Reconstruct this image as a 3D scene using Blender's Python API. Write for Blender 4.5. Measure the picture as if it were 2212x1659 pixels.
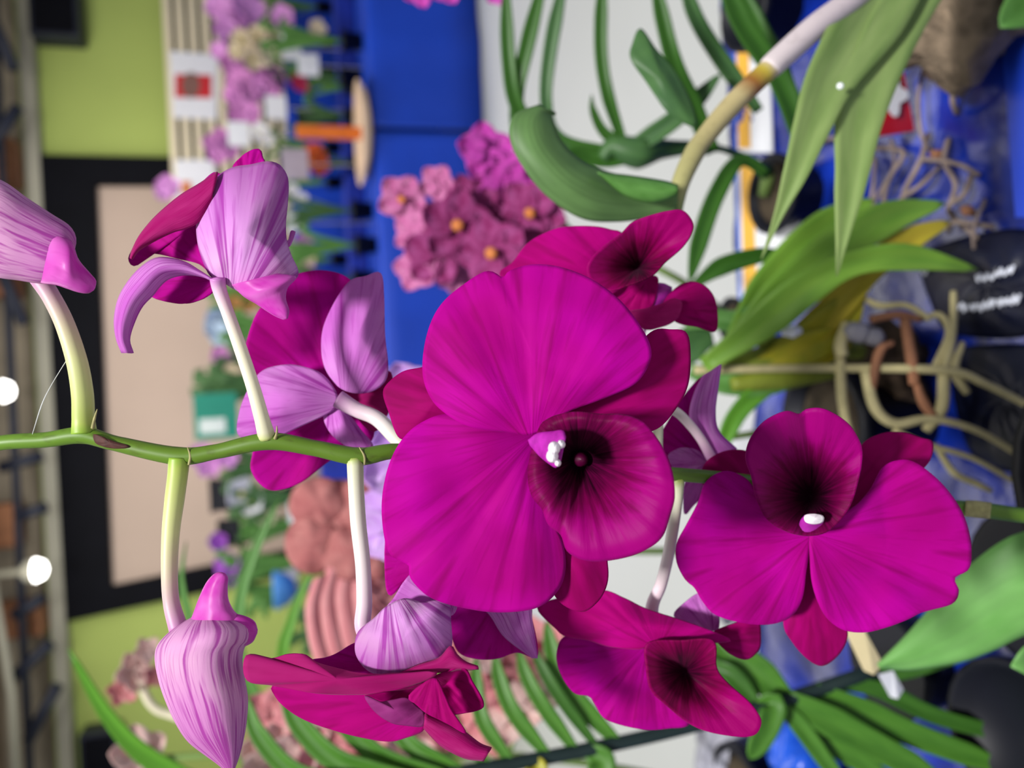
import bpy, bmesh, math, random
from mathutils import Vector, Matrix
random.seed(7)
scene = bpy.context.scene
for o in list(bpy.data.objects):
    bpy.data.objects.remove(o, do_unlink=True)
COL = scene.collection

# ------------------------------------------------------------------ camera
W, H, F = 2212.0, 1659.0, 1660.0
CAM = Vector((0.0, 0.0, 1.2))
PITCH, ROLL = math.radians(15.0), math.radians(3.2)
fwd = Vector((0, math.cos(PITCH), -math.sin(PITCH)))
rgt = Vector((1, 0, 0))
upv = Vector((0, math.sin(PITCH), math.cos(PITCH)))
# the photograph was taken with the phone turned a quarter: the room's "up" points to picture left
XC = -math.sin(ROLL) * rgt - math.cos(ROLL) * upv
YC = math.cos(ROLL) * rgt - math.sin(ROLL) * upv
ZC = -fwd
cam_data = bpy.data.cameras.new('camera')
cam = bpy.data.objects.new('camera', cam_data)
COL.objects.link(cam)
M = Matrix((XC, YC, ZC)).transposed().to_4x4()
M.translation = CAM
cam.matrix_world = M
cam_data.sensor_fit = 'HORIZONTAL'
cam_data.sensor_width = 36.0
cam_data.lens = F / W * 36.0
cam_data.clip_start = 0.01
cam_data.clip_end = 60
cam_data.dof.use_dof = True
cam_data.dof.focus_distance = 0.186
cam_data.dof.aperture_fstop = 9.6
cam_data.dof.aperture_blades = 0
scene.camera = cam

# ------------------------------------------------------------------ world, lamps, exposure
world = bpy.data.worlds.new('hall_light')
scene.world = world
world.use_nodes = True
bg = world.node_tree.nodes['Background']
bg.inputs[0].default_value = (0.93, 0.95, 1.0, 1)
bg.inputs[1].default_value = 0.34

def area(name, loc, target, size, power, col=(1, 1, 1)):
    l = bpy.data.lights.new(name, 'AREA')
    l.shape = 'RECTANGLE'
    l.size, l.size_y = size
    l.energy = power
    l.color = col
    o = bpy.data.objects.new(name, l)
    COL.objects.link(o)
    o.location = loc
    o.rotation_euler = (Vector(target) - Vector(loc)).to_track_quat('-Z', 'Y').to_euler()
    return o
area('key_light_above', (0.12, -0.95, 3.3), (0.0, 0.25, 1.2), (0.28, 0.28), 96, (1.0, 0.98, 0.95))  # unseen key lamp above and behind the camera, aimed at the flowers
area('hall_lamp_front', (-0.3, 3.0, 3.3), (-0.3, 3.6, 0.6), (3.0, 1.6), 66, (1.0, 0.97, 0.93))
area('hall_lamp_rear', (0.2, 5.2, 3.2), (0.2, 6.0, 0.9), (4.5, 0.9), 80, (1.0, 0.95, 0.88))
vs = scene.view_settings
vs.view_transform = 'Standard'
vs.look = 'None'
vs.exposure = 0.0
vs.gamma = 1.0
vs.use_curve_mapping = False

# ------------------------------------------------------------------ geometry helpers
def P(px, py, d):
    return CAM + d * (fwd + XC * ((px - W / 2) / F) + YC * ((H / 2 - py) / F))
def ray(px, py):
    return (fwd + XC * ((px - W / 2) / F) + YC * ((H / 2 - py) / F))
def on_y(px, py, y):
    r = ray(px, py); return CAM + r * ((y - CAM.y) / r.y)
def on_z(px, py, z):
    r = ray(px, py); return CAM + r * ((z - CAM.z) / r.z)
def depth_on_z(px, py, z):
    return (z - CAM.z) / ray(px, py).z

WLOC = {}
def wl(o):
    return WLOC.get(o.name, Vector((0, 0, 0))) if o is not None else Vector((0, 0, 0))
def tag(o, label=None, cat=None, group=None, kind=None):
    if label: o['label'] = label
    if cat: o['category'] = cat
    if group: o['group'] = group
    if kind: o['kind'] = kind
    return o
def thing(name, label, cat, loc, group=None, parent=None, kind=None):
    o = bpy.data.objects.new(name, None)
    o.empty_display_size = 0.01
    COL.objects.link(o)
    loc = Vector(loc)
    o.location = loc - wl(parent)
    if parent is not None: o.parent = parent
    WLOC[o.name] = loc.copy()
    return tag(o, label, cat, group, kind)
def node(name, loc, parent):
    return thing(name, None, None, loc, parent=parent)
def mesh(name, verts, faces, mat, parent=None, uv=None, smooth=True, solid=0.0, offset=0.0, loc=None, sub=0):
    verts = [Vector(v) for v in verts]
    if loc is None:
        if parent is not None:
            loc = wl(parent)
        else:
            zs = min(v.z for v in verts)
            n = len(verts)
            loc = Vector((sum(v.x for v in verts) / n, sum(v.y for v in verts) / n, zs))
    loc = Vector(loc)
    me = bpy.data.meshes.new(name)
    me.from_pydata([tuple(v - loc) for v in verts], [], faces)
    me.validate()
    if uv is not None:
        lay = me.uv_layers.new(name='UVMap')
        idx = [l.vertex_index for l in me.loops]
        for k, vi in enumerate(idx):
            lay.data[k].uv = uv[vi]
    if smooth:
        me.polygons.foreach_set('use_smooth', [True] * len(me.polygons))
    me.materials.append(mat)
    o = bpy.data.objects.new(name, me)
    COL.objects.link(o)
    o.location = loc - wl(parent)
    if parent is not None: o.parent = parent
    WLOC[o.name] = loc.copy()
    if solid:
        m = o.modifiers.new('thickness', 'SOLIDIFY')
        m.thickness = solid; m.offset = offset
    if sub:
        m = o.modifiers.new('round', 'SUBSURF'); m.levels = sub; m.render_levels = sub
    return o

def cr(p0, p1, p2, p3, t):
    return tuple(0.5 * ((2 * b) + (-a + c) * t + (2 * a - 5 * b + 4 * c - d) * t * t + (-a + 3 * b - 3 * c + d) * t ** 3)
                 for a, b, c, d in zip(p0, p1, p2, p3))
def spline(pts, n, closed=False, seg=14):
    pts = [tuple(map(float, p)) for p in pts]
    m = len(pts); dense = []
    if closed:
        for i in range(m):
            for k in range(seg):
                dense.append(cr(pts[i - 1], pts[i], pts[(i + 1) % m], pts[(i + 2) % m], k / seg))
        dense.append(dense[0])
    else:
        if m == 1: return pts * n
        ex = [tuple(2 * a - b for a, b in zip(pts[0], pts[1]))] + pts + [tuple(2 * a - b for a, b in zip(pts[-1], pts[-2]))]
        for i in range(m - 1):
            for k in range(seg):
                dense.append(cr(ex[i], ex[i + 1], ex[i + 2], ex[i + 3], k / seg))
        dense.append(pts[-1])
    L = [0.0]
    for a, b in zip(dense, dense[1:]):
        L.append(L[-1] + math.hypot(a[0] - b[0], a[1] - b[1]) + 1e-9)
    out = []; j = 0
    tot = L[-1]
    for k in range(n):
        s = tot * (k / n if closed else k / (n - 1))
        while j < len(L) - 2 and L[j + 1] < s: j += 1
        t = (s - L[j]) / (L[j + 1] - L[j])
        out.append(tuple(a + (b - a) * t for a, b in zip(dense[j], dense[j + 1])))
    return out
def lerp(tab, t):
    if callable(tab): return tab(t)
    if not isinstance(tab, (list, tuple)): return tab
    if t <= tab[0][0]: return tab[0][1]
    n = len(tab)
    def slope(i):
        j, k = max(i - 1, 0), min(i + 1, n - 1)
        return (tab[k][1] - tab[j][1]) / (tab[k][0] - tab[j][0])
    for i in range(n - 1):
        (a, va), (b, vb) = tab[i], tab[i + 1]
        if t <= b:
            h = b - a; u = (t - a) / h
            m0, m1 = (0.0 if i == 0 else slope(i)), slope(i + 1)
            return (2 * u ** 3 - 3 * u * u + 1) * va + (u ** 3 - 2 * u * u + u) * h * m0 + (-2 * u ** 3 + 3 * u * u) * vb + (u ** 3 - u * u) * h * m1
    return tab[-1][1]

def ring(name, outline, d, mat, parent, c=None, base=None, gx=0.0, gy=0.0, prof=0.0, ruff=(0, 5, 0), nr=18, nb=96,
         solid=0.0005, fold=None, rip=(0.16, 15)):
    """petal grown ring by ring from its middle to its rim; gx, gy tilt it (mm per 100 px), prof cups it (mm by radius)"""
    b = spline(outline, nb, closed=True)
    if c is None:
        c = (sum(p[0] for p in b) / nb, sum(p[1] for p in b) / nb)
    if base is None: base = c
    maxr = max(math.hypot(p[0] - base[0], p[1] - base[1]) for p in b)
    ax = (sum(p[0] for p in b) / nb - base[0], sum(p[1] for p in b) / nb - base[1])
    a0 = math.atan2(ax[1], ax[0])
    def dep(x, y, r, th):
        z = d + (gx * (x - c[0]) + gy * (y - c[1])) * 1e-5 + lerp(prof, r) * 1e-3
        z += ruff[0] * 1e-3 * r * r * math.sin(ruff[1] * th + ruff[2])
        ab = math.atan2(y - base[1], x - base[0])
        q = min(1.0, math.hypot(x - base[0], y - base[1]) / maxr * 2)
        z += rip[0] * 1e-3 * q * (math.sin(rip[1] * ab + 1.3 * math.sin(3 * ab)) + .5 * math.sin(2.3 * rip[1] * ab + 2))
        if fold:
            fx, fy, ang, amp, wid = fold
            dist = (x - fx) * math.sin(ang) - (y - fy) * math.cos(ang)
            z += amp * 1e-3 * math.exp(-(dist / wid) ** 2)
        return z
    def uvof(x, y):
        a = math.atan2(y - base[1], x - base[0]) - a0
        a = (a + math.pi) % (2 * math.pi) - math.pi
        return (a / math.pi + 0.5, math.hypot(x - base[0], y - base[1]) / maxr)
    verts = [P(c[0], c[1], dep(c[0], c[1], 0, 0))]; uvs = [uvof(*c)]
    for i in range(1, nr + 1):
        r = i / nr
        for k in range(nb):
            x = c[0] + (b[k][0] - c[0]) * r; y = c[1] + (b[k][1] - c[1]) * r
            verts.append(P(x, y, dep(x, y, r, 2 * math.pi * k / nb))); uvs.append(uvof(x, y))
    faces = [(0, 1 + (k + 1) % nb, 1 + k) for k in range(nb)]
    for i in range(nr - 1):
        for k in range(nb):
            a = 1 + i * nb + k; b2 = 1 + i * nb + (k + 1) % nb
            faces.append((a, b2, b2 + nb, a + nb))
    return mesh(name, verts, faces, mat, parent, uvs, solid=solid)

def strip(name, A, B, d, mat, parent, dd=0.0, arch=0.0, n=40, m=12, solid=0.0005, wave=(0, 3, 0)):
    """petal or leaf between two edges; d table along it, dd depth of edge B against edge A, arch bows it towards the camera (mm)"""
    a = spline(A, n); b = spline(B, n)
    verts = []; uvs = []
    for i in range(n):
        t = i / (n - 1)
        dt = lerp(d, t); ddt = lerp(dd, t) * 1e-3; ar = lerp(arch, t) * 1e-3
        for j in range(m):
            s = j / (m - 1)
            x = a[i][0] + (b[i][0] - a[i][0]) * s; y = a[i][1] + (b[i][1] - a[i][1]) * s
            z = dt + ddt * s - ar * 4 * s * (1 - s) + wave[0] * 1e-3 * math.sin(wave[1] * 2 * math.pi * t + wave[2]) * (2 * s - 1)
            verts.append(P(x, y, z)); uvs.append((s, t))
    faces = [(i * m + j, i * m + j + 1, (i + 1) * m + j + 1, (i + 1) * m + j) for i in range(n - 1) for j in range(m - 1)]
    return mesh(name, verts, faces, mat, parent, uvs, solid=solid)

def loft(name, A, B, d, mat, parent, ratio=1.0, n=36, m=28, extra=None, rib=0.0):
    """closed round body whose silhouette runs along edges A and B; ratio is its thickness against its width"""
    verts = []; uvs = []; faces = []
    def add(A, B, d, ratio):
        a = spline(A, n); b = spline(B, n); o = len(verts)
        for i in range(n):
            t = i / (n - 1); dt = lerp(d, t); ra = lerp(ratio, t)
            cx, cy = (a[i][0] + b[i][0]) / 2, (a[i][1] + b[i][1]) / 2
            wx, wy = (b[i][0] - a[i][0]) / 2, (b[i][1] - a[i][1]) / 2
            w = math.hypot(wx, wy)
            for k in range(m):
                th = 2 * math.pi * k / m
                q = 1 + rib * math.sin(th * 5 + 0.6) * math.sin(math.pi * t)
                verts.append(P(cx + wx * math.cos(th), cy + wy * math.cos(th), dt - ra * q * w * math.sin(th) * dt / F))
                uvs.append((k / m if k <= m / 2 else 1 - k / m, t))
        for i in range(n - 1):
            for k in range(m):
                k2 = (k + 1) % m
                faces.append((o + i * m + k, o + (i + 1) * m + k, o + (i + 1) * m + k2, o + i * m + k2))
        faces.append(tuple(o + k for k in range(m)))
        faces.append(tuple(o + (n - 1) * m + k for k in reversed(range(m))))
    add(A, B, d, ratio)
    for e in (extra or []): add(*e)
    return mesh(name, verts, faces, mat, parent, uvs)

def tube3(name, pts, radii, mat, parent=None, ns=10, sub=None, **kw):
    """round stalk through world points"""
    pts = [Vector(p) for p in pts]
    if sub:
        seg = sub; n = len(pts)
        ex = [pts[0] * 2 - pts[1]] + pts + [pts[-1] * 2 - pts[-2]]
        q = []; rr = []
        for i in range(n - 1):
            for k in range(seg):
                t = k / seg
                q.append(Vector(cr(ex[i], ex[i + 1], ex[i + 2], ex[i + 3], t)))
                r0, r1 = (radii[i], radii[i + 1]) if isinstance(radii, (list, tuple)) else (radii, radii)
                rr.append(r0 + (r1 - r0) * t)
        q.append(pts[-1]); rr.append(radii[-1] if isinstance(radii, (list, tuple)) else radii)
        pts, radii = q, rr
    elif not isinstance(radii, (list, tuple)):
        radii = [radii] * len(pts)
    verts = []; faces = []; uvs = []
    prevn = None
    N = len(pts)
    for i, p in enumerate(pts):
        t = (pts[min(i + 1, N - 1)] - pts[max(i - 1, 0)])
        t = t.normalized() if t.length > 1e-9 else Vector((0, 0, 1))
        if prevn is None:
            u = Vector((0, 1, 0)) if abs(t.y) < 0.9 else Vector((1, 0, 0))
        else: u = prevn
        nn = (u - t * u.dot(t)).normalized(); bb = t.cross(nn); prevn = nn
        for k in range(ns):
            a = 2 * math.pi * k / ns
            verts.append(p + (nn * math.cos(a) + bb * math.sin(a)) * radii[i]); uvs.append((k / ns, i / (N - 1)))
    for i in range(N - 1):
        for k in range(ns):
            k2 = (k + 1) % ns
            faces.append((i * ns + k, i * ns + k2, (i + 1) * ns + k2, (i + 1) * ns + k))
    faces.append(tuple(reversed(range(ns)))); faces.append(tuple((N - 1) * ns + k for k in range(ns)))
    return mesh(name, verts, faces, mat, parent, uvs, **kw)
def stalk(name, pts, mat, parent=None, ns=12, sub=8, **kw):
    """stalk by (px, py, depth, width px)"""
    return tube3(name, [P(p[0], p[1], p[2]) for p in pts], [p[3] * p[2] / F / 2 for p in pts], mat, parent, ns, sub, **kw)

def strap(name, pts, mat, parent=None, fold=0.25, n=28, tip=True, base_w=0.55, solid=0.0006, twist=0.0):
    """channelled strap leaf by centre line (px, py, depth, width px), base first"""
    c = spline(pts, n)
    verts = []; uvs = []; faces = []; m = 7
    for i in range(n):
        t = i / (n - 1)
        a = c[max(i - 1, 0)]; b = c[min(i + 1, n - 1)]
        tx, ty = b[0] - a[0], b[1] - a[1]; L = math.hypot(tx, ty) or 1
        nx, ny = -ty / L, tx / L
        w = c[i][3] / 2
        if tip: w *= min(1.0, math.sqrt(max(0.0, (1 - t) / 0.22))) if t > 0.78 else 1.0
        w *= base_w + (1 - base_w) * min(1, t / 0.3)
        w = max(w, 0.6)
        d = c[i][2]
        for j in range(m):
            s = 2 * j / (m - 1) - 1
            z = d + (fold * w * (abs(s) ** 1.3) * -1 + twist * w * s) * d / F
            verts.append(P(c[i][0] + nx * w * s, c[i][1] + ny * w * s, z)); uvs.append(((s + 1) / 2, t))
    for i in range(n - 1):
        for j in range(m - 1):
            faces.append((i * m + j, i * m + j + 1, (i + 1) * m + j + 1, (i + 1) * m + j))
    return mesh(name, verts, faces, mat, parent, uvs, solid=solid)

def box(name, lo, hi, mat, parent=None, bevel=0.0, **kw):
    x0, y0, z0 = lo; x1, y1, z1 = hi
    v = [(x0, y0, z0), (x1, y0, z0), (x1, y1, z0), (x0, y1, z0), (x0, y0, z1), (x1, y0, z1), (x1, y1, z1), (x0, y1, z1)]
    f = [(0, 3, 2, 1), (4, 5, 6, 7), (0, 1, 5, 4), (1, 2, 6, 5), (2, 3, 7, 6), (3, 0, 4, 7)]
    o = mesh(name, v, f, mat, parent, smooth=False, **kw)
    if bevel:
        m = o.modifiers.new('edge', 'BEVEL'); m.width = bevel; m.segments = 3
    return o
def slab(name, quad, back, mat, parent=None, bevel=0.0, smooth=False, **kw):
    """polygon of world points with thickness along vector back"""
    q = [Vector(p) for p in quad]; back = Vector(back); n = len(q)
    v = q + [p + back for p in q]
    f = [tuple(range(n)), tuple(reversed(range(n, 2 * n)))] + [(i, i + n, (i + 1) % n + n, (i + 1) % n) for i in range(n)]
    o = mesh(name, v, f, mat, parent, smooth=smooth, **kw)
    if bevel:
        m = o.modifiers.new('edge', 'BEVEL'); m.width = bevel; m.segments = 2
    return o
def lathe(name, base, prof, mat, parent=None, ns=24, axis=Vector((0, 0, 1)), **kw):
    base = Vector(base); v = []; f = []; uv = []
    axis = Vector(axis).normalized()
    u = Vector((1, 0, 0)) if abs(axis.x) < 0.9 else Vector((0, 1, 0))
    u = (u - axis * u.dot(axis)).normalized(); w = axis.cross(u)
    for i, (r, z) in enumerate(prof):
        for k in range(ns):
            a = 2 * math.pi * k / ns
            v.append(base + (u * math.cos(a) + w * math.sin(a)) * r + axis * z); uv.append((k / ns, i / (len(prof) - 1)))
    for i in range(len(prof) - 1):
        for k in range(ns):
            k2 = (k + 1) % ns
            f.append((i * ns + k, i * ns + k2, (i + 1) * ns + k2, (i + 1) * ns + k))
    f.append(tuple(reversed(range(ns)))); f.append(tuple((len(prof) - 1) * ns + k for k in range(ns)))
    return mesh(name, v, f, mat, parent, uv, **kw)

# ------------------------------------------------------------------ materials
def lin(c):
    return tuple(((x / 255) / 12.92 if x / 255 <= 0.04045 else ((x / 255 + 0.055) / 1.055) ** 2.4) for x in c) + (1.0,)
class NT:
    def __init__(s, name):
        s.m = bpy.data.materials.new(name); s.m.use_nodes = True
        s.t = s.m.node_tree; s.b = s.t.nodes['Principled BSDF']; s.out = s.t.nodes['Material Output']
    def n(s, typ, **kw):
        nd = s.t.nodes.new(typ)
        for k, v in kw.items():
            if k.startswith('i_'):
                key = k[2:]; key = int(key) if key.isdigit() else key.replace('_', ' ')
                nd.inputs[key].default_value = v
            else: setattr(nd, k, v)
        return nd
    def l(s, a, b): s.t.links.new(a, b)
    def ramp(s, fac, stops, interp='LINEAR'):
        r = s.n('ShaderNodeValToRGB'); e = r.color_ramp; e.interpolation = interp
        while len(e.elements) < len(stops): e.elements.new(0.5)
        for el, (p, c) in zip(e.elements, stops): el.position = p; el.color = c
        s.l(fac, r.inputs[0]); return r.outputs[0]
    def mix(s, fac, a, b, blend='MIX'):
        x = s.n('ShaderNodeMix', data_type='RGBA', blend_type=blend)
        for sock, val in ((x.inputs[0], fac), (x.inputs[6], a), (x.inputs[7], b)):
            if hasattr(val, 'is_output'): s.l(val, sock)
            else: sock.default_value = val
        return x.outputs[2]
    def noise(s, vec, scale, detail=3.0, rough=0.5, dist=0.0):
        x = s.n('ShaderNodeTexNoise'); x.inputs['Scale'].default_value = scale
        x.inputs['Detail'].default_value = detail; x.inputs['Roughness'].default_value = rough; x.inputs['Distortion'].default_value = dist
        if vec is not None: s.l(vec, x.inputs['Vector'])
        return x.outputs['Fac']
    def uv(s, sc=(1, 1, 1), kind='UV'):
        c = s.n('ShaderNodeTexCoord'); mp = s.n('ShaderNodeMapping'); mp.inputs['Scale'].default_value = sc
        s.l(c.outputs[kind], mp.inputs['Vector']); return mp.outputs['Vector']
    def bump(s, h, strength=0.2, dist=0.001):
        b = s.n('ShaderNodeBump'); b.inputs['Strength'].default_value = strength; b.inputs['Distance'].default_value = dist
        s.l(h, b.inputs['Height']); s.l(b.outputs[0], s.b.inputs['Normal']); return b
    def translucent(s, col, fac):
        tr = s.n('ShaderNodeBsdfTranslucent'); mx = s.n('ShaderNodeMixShader'); mx.inputs[0].default_value = fac
        if hasattr(col, 'is_output'): s.l(col, tr.inputs[0])
        else: tr.inputs[0].default_value = col
        s.l(s.b.outputs[0], mx.inputs[1]); s.l(tr.outputs[0], mx.inputs[2]); s.l(mx.outputs[0], s.out.inputs[0])
def plain(name, c, rough=0.6, var=0.12, scale=8.0, metal=0.0, spec=0.3, bump=0.0, coord='Object', trans=0.0):
    t = NT(name); col = lin(c)
    f = t.noise(t.uv(kind=coord), scale, 4)
    dark = tuple(x * (1 - var) for x in col[:3]) + (1,); lite = tuple(min(1, x * (1 + var)) for x in col[:3]) + (1,)
    o = t.ramp(f, [(0.3, dark), (0.7, lite)])
    t.l(o, t.b.inputs['Base Color']); t.b.inputs['Roughness'].default_value = rough
    t.b.inputs['Metallic'].default_value = metal; t.b.inputs['Specular IOR Level'].default_value = spec
    if bump: t.bump(f, bump, 0.005)
    if trans: t.translucent(o, trans)
    return t.m
def petal_mat(name, base, vein, pale, nv=26.0, vstr=0.75, trans=0.22, rim=0.0, tipmix=0.0, sheen=0.02, rough=0.7, cut=(0.52, 0.66), vlen=1.6):
    """petal pigment with veins fanning out from the petal's foot (UV x across, UV y outward)"""
    t = NT(name)
    v1 = t.noise(t.uv((nv, vlen, 1)), 1.0, 2.5, 0.55, 0.25)
    v2 = t.noise(t.uv((nv * 3.1, 3.5, 1)), 1.0, 2.0, 0.5, 0.3)
    big = t.noise(t.uv((3, 2.2, 1)), 1.0, 2.0)
    B, V, Pc = lin(base), lin(vein), lin(pale)
    c0 = t.mix(t.ramp(big, [(0.35, (0, 0, 0, 1)), (0.7, (1, 1, 1, 1))]), B, Pc)
    f1 = t.ramp(v1, [(cut[0], (0, 0, 0, 1)), (cut[1], (vstr, vstr, vstr, 1))])
    c1 = t.mix(f1, c0, V)
    f2 = t.ramp(v2, [(0.55, (0, 0, 0, 1)), (0.75, (vstr * .55,) * 3 + (1,))])
    c2 = t.mix(f2, c1, V)
    if tipmix:
        sep = t.n('ShaderNodeSeparateXYZ'); t.l(t.uv(), sep.inputs[0])
        ft = t.ramp(sep.outputs[1], [(0.35, (0, 0, 0, 1)), (1.0, (tipmix,) * 3 + (1,))])
        c2 = t.mix(ft, c2, V)
    t.l(c2, t.b.inputs['Base Color'])
    t.b.inputs['Roughness'].default_value = rough
    t.b.inputs['Specular IOR Level'].default_value = 0.06
    t.b.inputs['Sheen Weight'].default_value = sheen
    t.b.inputs['Sheen Tint'].default_value = (1.0, 0.45, 0.75, 1)
    t.b.inputs['Sheen Roughness'].default_value = 0.45
    t.bump(v1, 0.25, 0.0006)
    t.translucent(c2, trans)
    return t.m
def lip_mat(name, throat, mid, rim, r0=0.25, r1=0.5):
    t = NT(name)
    sep = t.n('ShaderNodeSeparateXYZ'); t.l(t.uv(), sep.inputs[0])
    n1 = t.noise(t.uv((34, 2.0, 1)), 1.0, 3.0, 0.6, 0.2)
    n2 = t.noise(t.uv((4, 2, 1)), 2.0, 2.0)
    a = t.n('ShaderNodeMath', operation='MULTIPLY_ADD'); t.l(n1, a.inputs[0]); a.inputs[1].default_value = 0.55; t.l(sep.outputs[1], a.inputs[2])
    b = t.n('ShaderNodeMath', operation='MULTIPLY_ADD'); t.l(n2, b.inputs[0]); b.inputs[1].default_value = 0.35; t.l(a.outputs[0], b.inputs[2])
    k = t.n('ShaderNodeMath', operation='SUBTRACT'); t.l(b.outputs[0], k.inputs[0]); k.inputs[1].default_value = 0.43
    c = t.ramp(k.outputs[0], [(0.0, lin(throat)), (r0, lin(throat)), (r1, lin(mid)), (min(0.98, r1 + 0.25), lin(rim)), (1.0, lin(rim))])
    t.l(c, t.b.inputs['Base Color']); t.b.inputs['Roughness'].default_value = 0.5
    t.b.inputs['Specular IOR Level'].default_value = 0.06
    t.b.inputs['Sheen Weight'].default_value = 0.03; t.b.inputs['Sheen Tint'].default_value = (1, .5, .75, 1)
    t.bump(n1, 0.3, 0.0006); t.translucent(c, 0.15)
    return t.m
def leaf_mat(name, c, c2, streak=14.0, rough=0.45, trans=0.25, spec=0.35):
    t = NT(name)
    f = t.noise(t.uv((streak, 1.0, 1)), 1.0, 3.0); g = t.noise(t.uv((2, 3, 1)), 1.3, 3.0)
    a = t.mix(t.ramp(g, [(0.3, (0, 0, 0, 1)), (0.7, (1, 1, 1, 1))]), lin(c), lin(c2))
    dk = tuple(x * 0.72 for x in lin(c)[:3]) + (1,)
    o = t.mix(t.ramp(f, [(0.45, (0, 0, 0, 1)), (0.7, (0.6, 0.6, 0.6, 1))]), a, dk)
    t.l(o, t.b.inputs['Base Color']); t.b.inputs['Roughness'].default_value = rough
    t.b.inputs['Specular IOR Level'].default_value = spec
    t.bump(f, 0.15, 0.0006); t.translucent(o, trans)
    return t.m
def grad_mat(name, stops, rough=0.45, trans=0.15, noise_amt=0.0):
    """pigment that changes along the stalk (UV y)"""
    t = NT(name); sep = t.n('ShaderNodeSeparateXYZ'); t.l(t.uv(), sep.inputs[0])
    c = t.ramp(sep.outputs[1], [(p, lin(x)) for p, x in stops])
    if noise_amt:
        n = t.noise(t.uv((6, 40, 1)), 1.0, 4); c = t.mix(t.ramp(n, [(0.55, (0, 0, 0, 1)), (0.75, (noise_amt,) * 3 + (1,))]), c, lin((60, 45, 25)))
    t.l(c, t.b.inputs['Base Color']); t.b.inputs['Roughness'].default_value = rough
    t.b.inputs['Subsurface Weight'].default_value = 0.0
    t.translucent(c, trans)
    return t.m

# ================================================================== materials of the flowers
MAG = petal_mat('magenta_petal', (164, 0, 122), (124, 0, 78), (180, 0, 150), nv=22, vstr=0.6, vlen=1.1, trans=.1)
MAG2 = petal_mat('magenta_petal_velvet', (172, 0, 112), (132, 0, 76), (188, 0, 134), nv=20, vstr=0.5, sheen=0.12)
SEP = petal_mat('crimson_sepal', (150, 0, 92), (112, 0, 60), (168, 0, 112), nv=18, vstr=0.55, trans=.12)
PINKV = petal_mat('rosy_petal_back', (160, 14, 100), (142, 0, 82), (174, 40, 116), nv=30, vstr=0.5, sheen=0.1)
PALE = petal_mat('pale_striped_sepal', (222, 156, 228), (158, 44, 158), (216, 172, 210), nv=30, vstr=0.85, tipmix=0.7, vlen=0.7, trans=0.2, sheen=0.1, cut=(0.49, 0.6))
LILAC = petal_mat('lilac_sepal_back', (208, 112, 210), (152, 24, 150), (220, 150, 222), nv=28, vstr=0.75, vlen=.9, tipmix=0.3, trans=0.25)
BUD = petal_mat('bud_skin', (204, 138, 194), (156, 56, 148), (214, 166, 198), nv=40, vstr=0.9, trans=0.12, rough=0.45, tipmix=0.6, cut=(0.5, 0.62), vlen=1.8)
SPUR = petal_mat('spur_skin', (190, 56, 168), (154, 16, 128), (210, 110, 194), nv=6, vstr=0.4, trans=0.1, rough=0.3)
LIP = lip_mat('lip_dark_throat', (40, 0, 24), (108, 0, 66), (150, 0, 110), 0.16, 0.46)
LIP2 = lip_mat('lip_crimson', (48, 0, 28), (118, 0, 66), (150, 0, 98), 0.10, 0.38)
COLUMN = plain('column_flesh', (170, 40, 160), 0.35, 0.25, 300, trans=0.1)
WAX = plain('anther_wax', (244, 236, 244), 0.35, 0.05, 200)
STEM = grad_mat('flower_stem_green', [(0, (88, 128, 28)), (0.5, (92, 124, 32)), (0.78, (98, 132, 34)), (1, (108, 150, 44))], noise_amt=0.45)
PED_G = grad_mat('pedicel_green_to_pink', [(0, (150, 190, 60)), (0.12, (186, 205, 100)), (0.5, (222, 224, 160)), (0.85, (214, 180, 190)), (1, (205, 140, 195))], trans=0.2)
PED_W = grad_mat('pedicel_white_to_pink', [(0, (176, 196, 90)), (0.05, (222, 224, 190)), (0.4, (240, 232, 228)), (0.8, (228, 196, 216)), (1, (206, 140, 200))], trans=0.2)
PED_P = grad_mat('pedicel_cream_pink', [(0, (196, 206, 120)), (0.08, (236, 232, 200)), (0.5, (244, 240, 214)), (0.85, (232, 190, 220)), (1, (208, 130, 205))], trans=0.2)
DUSK = petal_mat('dusky_lip_back', (138, 40, 112), (104, 14, 80), (152, 62, 128), nv=10, vstr=.4)
BRACT = plain('dry_bract', (158, 152, 104), 0.7, 0.3, 400)
SCAR = plain('brown_scar', (74, 42, 38), 0.7, 0.3, 600)
POTB = plain('black_plastic', (13, 15, 26), 0.5, 0.25, 12, spec=0.25)
BARK = plain('bark_chips', (64, 54, 40), 0.85, 0.5, 60, bump=0.5)

# ================================================================== the spray in focus
TABLE_Z = 0.80
fp = [(-120, 985, 0.196), (0, 957, 0.195), (100, 950, 0.195), (180, 940, 0.195), (250, 958, 0.195), (385, 985, 0.195), (470, 975, 0.195),
      (580, 953, 0.195), (680, 968, 0.196), (775, 986, 0.197), (860, 974, 0.199), (1000, 985, 0.203), (1200, 1010, 0.208), (1480, 1026, 0.214),
      (1700, 1050, 0.225), (2000, 1090, 0.240), (2110, 1100, 0.243), (2300, 1116, 0.247)]
foot = P(2300, 1116, 0.247)
pot_c = Vector((foot.x + 0.0, foot.y + 0.02, TABLE_Z))
ORCHID = thing('orchid_plant', 'magenta orchid spray in sharp focus with open flowers, buds and green stem', 'orchid', pot_c)
spts = [P(*q) for q in fp] + [Vector((foot.x * 1.0, foot.y + 0.015, foot.z - 0.06)), pot_c + Vector((0, 0, 0.09))]
srad = [15, 16.5, 17, 19, 16.5, 20, 16.5, 19.5, 17.5, 20, 16.5, 16.5, 17, 15, 15, 15, 17, 16]
srad = [r * q[2] / F for r, q in zip(srad, fp)] + [0.0026, 0.003]
st = tube3('flower_stem', list(reversed(spts)), list(reversed(srad)), STEM, ORCHID, ns=14, sub=7)
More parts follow.
